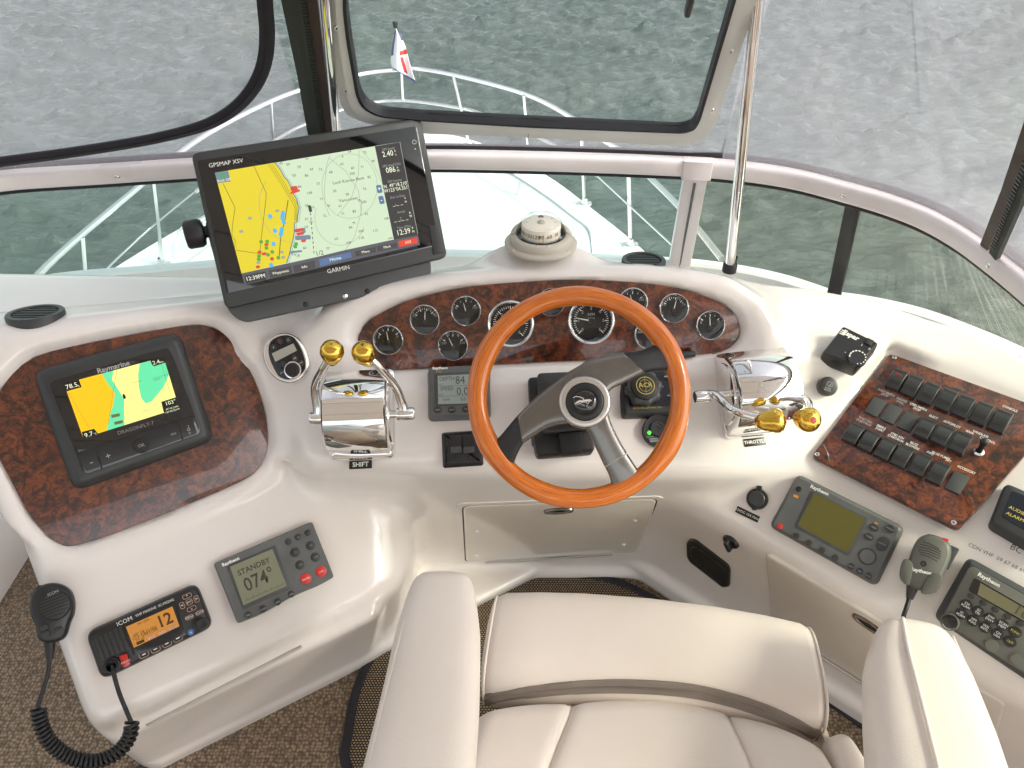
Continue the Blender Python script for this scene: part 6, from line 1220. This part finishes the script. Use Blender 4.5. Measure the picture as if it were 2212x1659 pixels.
door('rounded white locker door in the wall under the steering wheel', P_wd, ((1000, 1098), (1420, 1082), (1384, 1196), (1006, 1218)), ((1207, 1107), 0), (Zq(1, 2, 880, 122), Zq(1, 2, 876, 277), Zq(1, 2, 1902, 54), Zq(1, 2, 1832, 212)), (Zq(1, 2, 930, 333), Zq(1, 2, 1757, 273)))
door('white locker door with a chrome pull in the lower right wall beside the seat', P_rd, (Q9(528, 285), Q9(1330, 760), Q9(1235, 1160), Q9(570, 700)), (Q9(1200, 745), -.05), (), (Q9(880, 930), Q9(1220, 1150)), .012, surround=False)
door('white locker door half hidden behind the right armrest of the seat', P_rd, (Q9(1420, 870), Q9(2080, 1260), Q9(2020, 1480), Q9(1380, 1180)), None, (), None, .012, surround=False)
# long hinge under the port desk edge
e = empty('desk_hinge'); tag(e, 'long steel piano hinge under the front edge of the left desk', 'hinge'); PLw = P_lwall.up(.024)
g = G(); a, b = PLw.hit(*Q7(950, 1385)), PLw.hit(*Q7(1955, 870)); g.tube([a, b], .0030, 8); mesh_obj('barrel', g, 'brushed', e)
for k in range(12):
    p = a + (b - a) * (k + .2) / 12; q = a + (b - a) * (k + .75) / 12; n_ = P_lwall.n; dn = np.cross(n_, (b - a) / np.linalg.norm(b - a)); dn = dn if dn[2] < 0 else -dn; g = G(); g.loft([[x, x + dn * .007, x + dn * .007 + n_ * .0014, x + n_ * .0014] for x in (p, q)]); mesh_obj('leaf', g, 'brushed', e)
# ------------------------------------------------------------ steering wheel
rc = ray(1248.5, 857); P_wh = Plane(NRM(-5, 40), through=CAM + rc * 1.225)
d = Dev('steering_wheel', 'varnished wooden steering wheel with three gunmetal spokes in front of the dash', 'steering wheel', P_wh, (1248.5, 857), (1007, 860), (1490, 854))
Ro = (d.L(1490, 857)[0] - d.L(1007, 857)[0]) / 2; tr_ = .0158; Rc = Ro - tr_
m_, n_ = 160, 16; pts = []; rad = []
for i in range(m_):
    a = 2 * pi * i / m_; bump = sum(math.exp(-((((a - math.radians(c) + pi) % (2 * pi)) - pi) / .22) ** 2) for c in (28, 152, -28, 208)); pts.append((Rc * math.cos(a), Rc * math.sin(a), 0)); rad.append(tr_ * (1 + .10 * bump + .02 * math.sin(9 * a)))
g = G(); g.tube(pts, rad, n_, closed=True, flat=.88); rim_ = d.part('rim', g, 'wheel_wood', smooth=180)
uvl = rim_.data.uv_layers.new(name='UVMap'); uvd = np.zeros((len(rim_.data.loops), 2), np.float32); k = 0
for i in range(m_):
    for j in range(n_):
        for (p, q) in ((i, j), (i, j + 1), (i + 1, j + 1), (i + 1, j)): uvd[k] = (p / m_, q / n_); k += 1
uvl.data.foreach_set('uv', uvd.ravel())
HZ = .026          # the hub stands proud of the rim
hub = d.L(1263, 868, HZ)
def W5(x, y, h=.012): return np.array([*d.L(*Q5(x, y), h), h])
def spoke(a_edge, b_edge, hs_, th, m, nm, par=None):
    """a_edge/b_edge: matching picture points along the two sides of the spoke"""
    secs = []; A = spline([W5(x, y, h) for (x, y), h in zip(a_edge, hs_)], 5); B = spline([W5(x, y, h) for (x, y), h in zip(b_edge, hs_)], 5)
    for p, q in zip(A, B):
        c = (p + q) / 2; h_ = (q - p) / 2; secs.append([c + h_ * (math.copysign(abs(math.cos(t)) ** .7, math.cos(t))) + np.array([0, 0, th / 2 * math.copysign(abs(math.sin(t)) ** .8, math.sin(t))]) for t in np.linspace(0, 2 * pi, 21)[:-1]])
    g = G(); g.loft(secs); return d.part(nm, g, m, par, 70)
s1 = spoke([(1560, 700), (1450, 765), (1330, 860), (1230, 945), (1140, 1035)], [(1650, 1110), (1480, 1090), (1350, 1110), (1260, 1160), (1180, 1215)], [.022, .020, .016, .012, .008], .017, 'gunmetal', 'spoke')
spoke([(1140, 1035), (1085, 1100), (1030, 1165), (985, 1205)], [(1180, 1215), (1155, 1255), (1130, 1310), (1115, 1365)], [.008, .006, .003, 0], .019, 'perforated', 'spoke_grip', s1)
s2 = spoke([(1480, 800), (1570, 690), (1690, 648), (1830, 624)], [(1680, 1010), (1735, 880), (1830, 825), (1965, 758)], [.022, .020, .014, .008], .017, 'gunmetal', 'spoke')
spoke([(1830, 624), (1925, 612), (1995, 590), (2070, 560)], [(1965, 758), (2035, 745), (2095, 742), (2150, 735)], [.008, .005, .002, 0], .019, 'perforated', 'spoke_grip', s2)
s3 = spoke([(1500, 1040), (1590, 1130), (1655, 1260), (1705, 1365)], [(1715, 960), (1748, 1080), (1800, 1190), (1850, 1275)], [.022, .018, .012, .007], .017, 'gunmetal', 'spoke')
spoke([(1708, 1368), (1735, 1425), (1752, 1490)], [(1853, 1280), (1890, 1335), (1935, 1405)], [.007, .004, 0], .018, 'gunmetal', 'spoke_end', s3)
hc = tuple(hub)
g = G(); g.lathe([(.042, .006), (.0405, HZ + .004), (.0385, HZ + .0075), (.0365, HZ + .0085), (.030, HZ + .0085), (.0295, HZ + .006)], 48, hc); d.part('hub_ring', g, 'brushed', smooth=50)
g = G(); g.lathe([(.0296, HZ + .004), (.0290, HZ + .009), (.0275, HZ + .0105), (.0205, HZ + .0105), (.0195, HZ + .0090), (.0180, HZ + .0090), (.017, HZ + .0085)], 40, hc); hp = d.part('horn_pad', g, 'black_plastic', smooth=50)
g = G(); g.lathe([(.0182, HZ + .0086), (.017, HZ + .0102), (.009, HZ + .0114), (.0001, HZ + .0118)], 40, hc); d.part('emblem_dome', g, 'gloss_black', smooth=180)
def RH(x, y): return Rg(1960, 1380, 2360, x, y)
z = HZ + .0124; em_ = [[(1045, 620), (1090, 590), (1180, 600), (1260, 630), (1275, 650), (1230, 680), (1190, 670), (1130, 700), (1080, 740), (1160, 750), (1250, 705), (1320, 710), (1350, 745), (1390, 690), (1435, 680), (1400, 655), (1320, 660), (1200, 700)], [(1110, 725), (1200, 700), (1300, 685), (1380, 690)], [(1120, 715), (1210, 685), (1330, 672), (1420, 670)]]
g = G()
for c in em_: g.strip([d.L(*RH(x, y), z) for x, y in c], .0009, z)
o_ = d.part('emblem', g, 'print_white', hp, 0); o_['kind'] = 'stuff'
text('Sea Ray', d.L(*RH(1305, 780), z), .0058, 'print_grey', z, -.35, parent=hp)
g = G(); g.tube([(hc[0], hc[1], .01), (hc[0], hc[1], -.05), (hc[0], hc[1], -.16)], [.030, .034, .040], 24); d.part('column', g, 'black_plastic', smooth=60)
# ------------------------------------------------------------ helm seat
seat = empty('helm_chair', frame((.2, .45, FLOOR), (0, 0, 1), (1, 0, 0))); tag(seat, 'cream vinyl helm seat with two padded armrests and a front bolster', 'chair')
SO = np.array([.2, .45, FLOOR])
def sup(c, ax, up_, w_, h_, p=3.2, n=28, top=1.0):
    out = []
    for t in np.linspace(0, 2 * pi, n + 1)[:-1]:
        x = math.copysign(abs(math.cos(t)) ** (2 / p), math.cos(t)); y = math.copysign(abs(math.sin(t)) ** (2 / p), math.sin(t)); out.append(np.array(c) + ax * x * w_ / 2 + up_ * y * h_ / 2 - SO)
    return out
ZU = np.array([0, 0, 1.0])
def arm(path, ws_, hs_, p=3.0):
    """padded arm: path runs from the front tip backwards along the top middle"""
    P = spline([np.array(q) for q in path], 6); n = len(P); W_ = np.interp(np.linspace(0, 1, n), np.linspace(0, 1, len(ws_)), ws_); H_ = np.interp(np.linspace(0, 1, n), np.linspace(0, 1, len(hs_)), hs_); secs = []
    t0 = (P[1] - P[0]) / np.linalg.norm(P[1] - P[0])
    for k, s_ in ((-1.0, .08), (-.93, .36), (-.78, .62), (-.5, .86), (-.2, .97)):
        c = P[0] - t0 * 0 + t0 * (k + 1) * .028 - t0 * .028; ax = np.cross(t0, ZU); ax /= np.linalg.norm(ax); secs.append(sup(c - ZU * H_[0] * (.5 + .0 * s_) - ZU * (1 - s_) * .012, ax, ZU, W_[0] * s_, H_[0] * (.35 + .65 * s_), p))
    for i in range(n):
        a, b = P[max(i - 1, 0)], P[min(i + 1, n - 1)]; t = (b - a) / np.linalg.norm(b - a); ax = np.cross(t, ZU); ax /= np.linalg.norm(ax); secs.append(sup(P[i] - ZU * H_[i] * .5, ax, ZU, W_[i], H_[i], p))
    return secs
def T(u, v, z_): return tuple(at_z(u, v, z_))
def put(nm, secs, m, sm=180, par=None): g = G(); g.loft(secs); return mesh_obj(nm, g, m, par or seat, sm)
def seam(nm, pts, r, m='seat_vinyl', par=None): g = G(); g.tube([np.array(p) - SO for p in spline(pts, 8)], r, 8); return mesh_obj(nm, g, m, par or seat, 180)
la = arm([T(954, 1245, .745), T(944, 1330, .75), T(925, 1480, .757), T(898, 1640, .762), T(872, 1800, .765), T(840, 2000, .765)], [.092, .118, .128, .134, .136, .136], [.075, .092, .10, .105, .11, .11], 3.6)
lo_ = put('armrest', la, 'seat_vinyl'); ra = arm([T(1988, 1352, .745), T(2005, 1420, .75), T(2035, 1540, .757), T(2062, 1659, .762), T(2090, 1800, .765), T(2120, 2000, .765)], [.096, .130, .148, .156, .158, .158], [.08, .10, .108, .112, .115, .115], 3.4)
ro2 = put('armrest', ra, 'seat_vinyl')
seam('piping', [T(903, 1262, .733), T(872, 1350, .742), T(838, 1480, .746), T(805, 1620, .75), T(780, 1760, .752)], .0032, par=lo_)
seam('piping', [T(1000, 1262, .733), T(1016, 1340, .735), T(1020, 1480, .735), T(1016, 1640, .735)], .0022, par=lo_)
seam('piping', [T(1950, 1335, .742), T(1962, 1400, .752), T(1985, 1490, .759), T(2010, 1590, .764), T(2032, 1680, .767), T(2060, 1800, .770)], .0030, par=ro2)
seam('piping', [T(2058, 1375, .728), T(2090, 1450, .733), T(2130, 1560, .736), T(2165, 1659, .738)], .0022, par=ro2)
# front bolster
c0, c1 = np.array(T(1050, 1400, .545)), np.array(T(1765, 1478, .545)); ax = (c1 - c0) / np.linalg.norm(c1 - c0); sdv = np.cross(ZU, ax); L_ = np.linalg.norm(c1 - c0); secs = []
for t, s_ in ((0, .55), (.006, .80), (.018, .93), (.045, 1.0), (.15, 1.03), (.3, 1.045), (.5, 1.05), (.7, 1.045), (.85, 1.03), (.955, 1.0), (.982, .93), (.994, .80), (1, .55)):
    bow = .016 * (1 - (2 * t - 1) ** 2); secs.append(sup(c0 + ax * L_ * t + sdv * bow, sdv, ZU, .178 * s_, .125 * s_, 2.9))
bol = put('bolster', secs, 'seat_vinyl')
for t in (.016, .984):
    s_ = .945; ring3 = sup(c0 + ax * L_ * t, sdv, ZU, .178 * s_, .125 * s_, 2.9, 40); g = G(); g.tube(ring3, .0022, 6, closed=True); mesh_obj('piping', g, 'seat_vinyl', bol, 180)
bpy.context.view_layer.update()
_bb = BVHTree.FromPolygons([Vector(np.array(v.co) + SO) for v in bol.data.vertices], [tuple(p.vertices) for p in bol.data.polygons])
def on_bol(u, v, h=.002):
    loc, nr_, i_, dd_ = _bb.ray_cast(Vector(CAM), Vector(ray(u, v)).normalized())
    if loc is None: return None
    n2 = np.array(nr_); n2 = n2 if n2 @ ray(u, v) < 0 else -n2; return np.array(loc) + n2 * h, n2
zpx = spline([(1046, 1512), (1090, 1502), (1200, 1488), (1330, 1482), (1475, 1490), (1580, 1512), (1680, 1546), (1762, 1586)], 8)
zq = [q for q in (on_bol(*p) for p in zpx) if q]; zp = [q[0] for q in zq]; g = G(); secs = []
for i in range(len(zq)):
    a, b = zp[max(i - 1, 0)], zp[min(i + 1, len(zp) - 1)]; t = (b - a) / np.linalg.norm(b - a); n2 = zq[i][1]; sd2 = np.cross(n2, t); secs.append([zp[i] - SO + sd2 * x + n2 * y for x, y in ((-.010, -.004), (-.010, .0012), (-.004, .0022), (.004, .0022), (.010, .0012), (.010, -.004))])
g.loft(secs); zo = mesh_obj('zip_band', g, 'seat_zip', bol, 40)
zt = spline(zp, 6); zn = np.mean([q[1] for q in zq], 0); g = G()
for i in range(2, len(zt) - 2):
    p = np.array(zt[i]) - SO + zn * .002; t = np.array(zt[i + 1]) - np.array(zt[i]); t /= np.linalg.norm(t); u2 = np.cross(t, zn); g.loft([[p + u2 * a + t * b + zn * c for a, b in ((-.002, -.0008), (.002, -.0008), (.002, .0008), (-.002, .0008))] for c in (0, .0016)])
k_ = mesh_obj('zip_teeth', g, 'seat_zip', zo, 0); k_['kind'] = 'stuff'
# seat cushion with sewn channels
fr = [(1036, 1540), (1085, 1524), (1160, 1514), (1247, 1512), (1330, 1504), (1400, 1503), (1480, 1512), (1562, 1536), (1640, 1556), (1700, 1580), (1745, 1606), (1778, 1640)]
bk_ = [(860, 2050), (930, 2050), (985, 2050), (1030, 2050), (1200, 2050), (1400, 2050), (1600, 2050), (1790, 2050), (1840, 2050), (1880, 2050), (1920, 2050), (1970, 2050)]
fs_ = spline(fr, 8); bs_ = spline(bk_, 8); nS = len(fs_); rows = [-.04, -.025, 0, .02, .05, .09, .15, .22, .3, .4, .5, .62, .75, 1.0]; V = []; F = []
def groove(i): return sum(math.exp(-((i - c) / 1.1) ** 2) for c in (24, 56))
for k, t in enumerate(rows):
    for i in range(nS):
        q = np.array(fs_[i]) * (1 - max(t, 0)) + np.array(bs_[i]) * max(t, 0); zz = .562 + .012 * math.sin(pi * min(1, max(t, 0) * 2.2)) - .009 * groove(i); eb = min(i, nS - 1 - i) / 7.0
        if eb < 1: zz -= .03 * (1 - eb) ** 2
        if t < .05: zz -= .05 * ((.05 - max(t, 0)) / .05) ** 2
        if t < 0: zz -= .05 * (-t / .04)
        V.append(at_z(q[0], q[1], .562) * np.array([1, 1, 0]) + np.array([0, 0, zz]) - SO)
for k in range(len(rows) - 1):
    for i in range(nS - 1): F.append((k * nS + i, (k + 1) * nS + i, (k + 1) * nS + i + 1, k * nS + i + 1))
g = G(); g.add(V, F); cu_ = mesh_obj('seat_cushion', g, 'seat_vinyl', seat, 180); solid(cu_, .02)
for c in (24, 56):
    g = G(); g.tube([np.array(V[k * nS + c]) - np.array([0, 0, .0005]) for k in range(3, len(rows))], .0016, 6); mesh_obj('seam', g, 'seat_shell', cu_, 180)
def wing(c_, pts, rad):
    P = spline([np.array(T(u, v, .585)) for u, v in pts], 6); rad = np.interp(np.linspace(0, 1, len(P)), np.linspace(0, 1, len(rad)), rad); put('wing_pad', [sup(p - ZU * .05, np.cross((P[min(i + 1, len(P) - 1)] - P[max(i - 1, 0)]) / np.linalg.norm(P[min(i + 1, len(P) - 1)] - P[max(i - 1, 0)]), ZU), ZU, r * 2, .10 * min(1, r / .02), 3.0) for i, (p, r) in enumerate(zip(P, rad))], 'seat_vinyl')
wing(0, [(1803, 1570), (1808, 1578), (1825, 1600), (1850, 1650), (1880, 1720), (1920, 1820)], [.004, .014, .021, .026, .028, .028])
for pts in ([(1018, 1490), (1028, 1495), (970, 1760), (940, 1750)], [(1772, 1570), (1784, 1570), (1850, 1760), (1830, 1770)]):
    g = G(); g.slab([tuple(at_z(u, v, .55)[:2] - SO[:2]) for u, v in pts], .38, .43); mesh_obj('side_bracket', g, 'seat_shell', seat)
g = G(); g.slab(rrect(0, .02, .46, .42, .05), .30, .335, .01); mesh_obj('seat_base', g, 'seat_shell', seat); g = G(); g.lathe([(.15, 0), (.15, .012), (.06, .03), (.05, .06), (.05, .30)], 32, (0, .02), cap0=True); mesh_obj('pedestal', g, 'brushed', seat)
g = G(); bk = []
for t in np.linspace(0, 1, 7): bk.append(sup(np.array([.2, .02 - .05 * t, .60 + .30 * t]), np.array([1.0, 0, 0]), np.array([0, 1.0, .15]), .50 - .06 * t * t, .11 - .04 * t, 3.0))
g.loft(bk); mesh_obj('backrest', g, 'seat_vinyl', seat, 180)
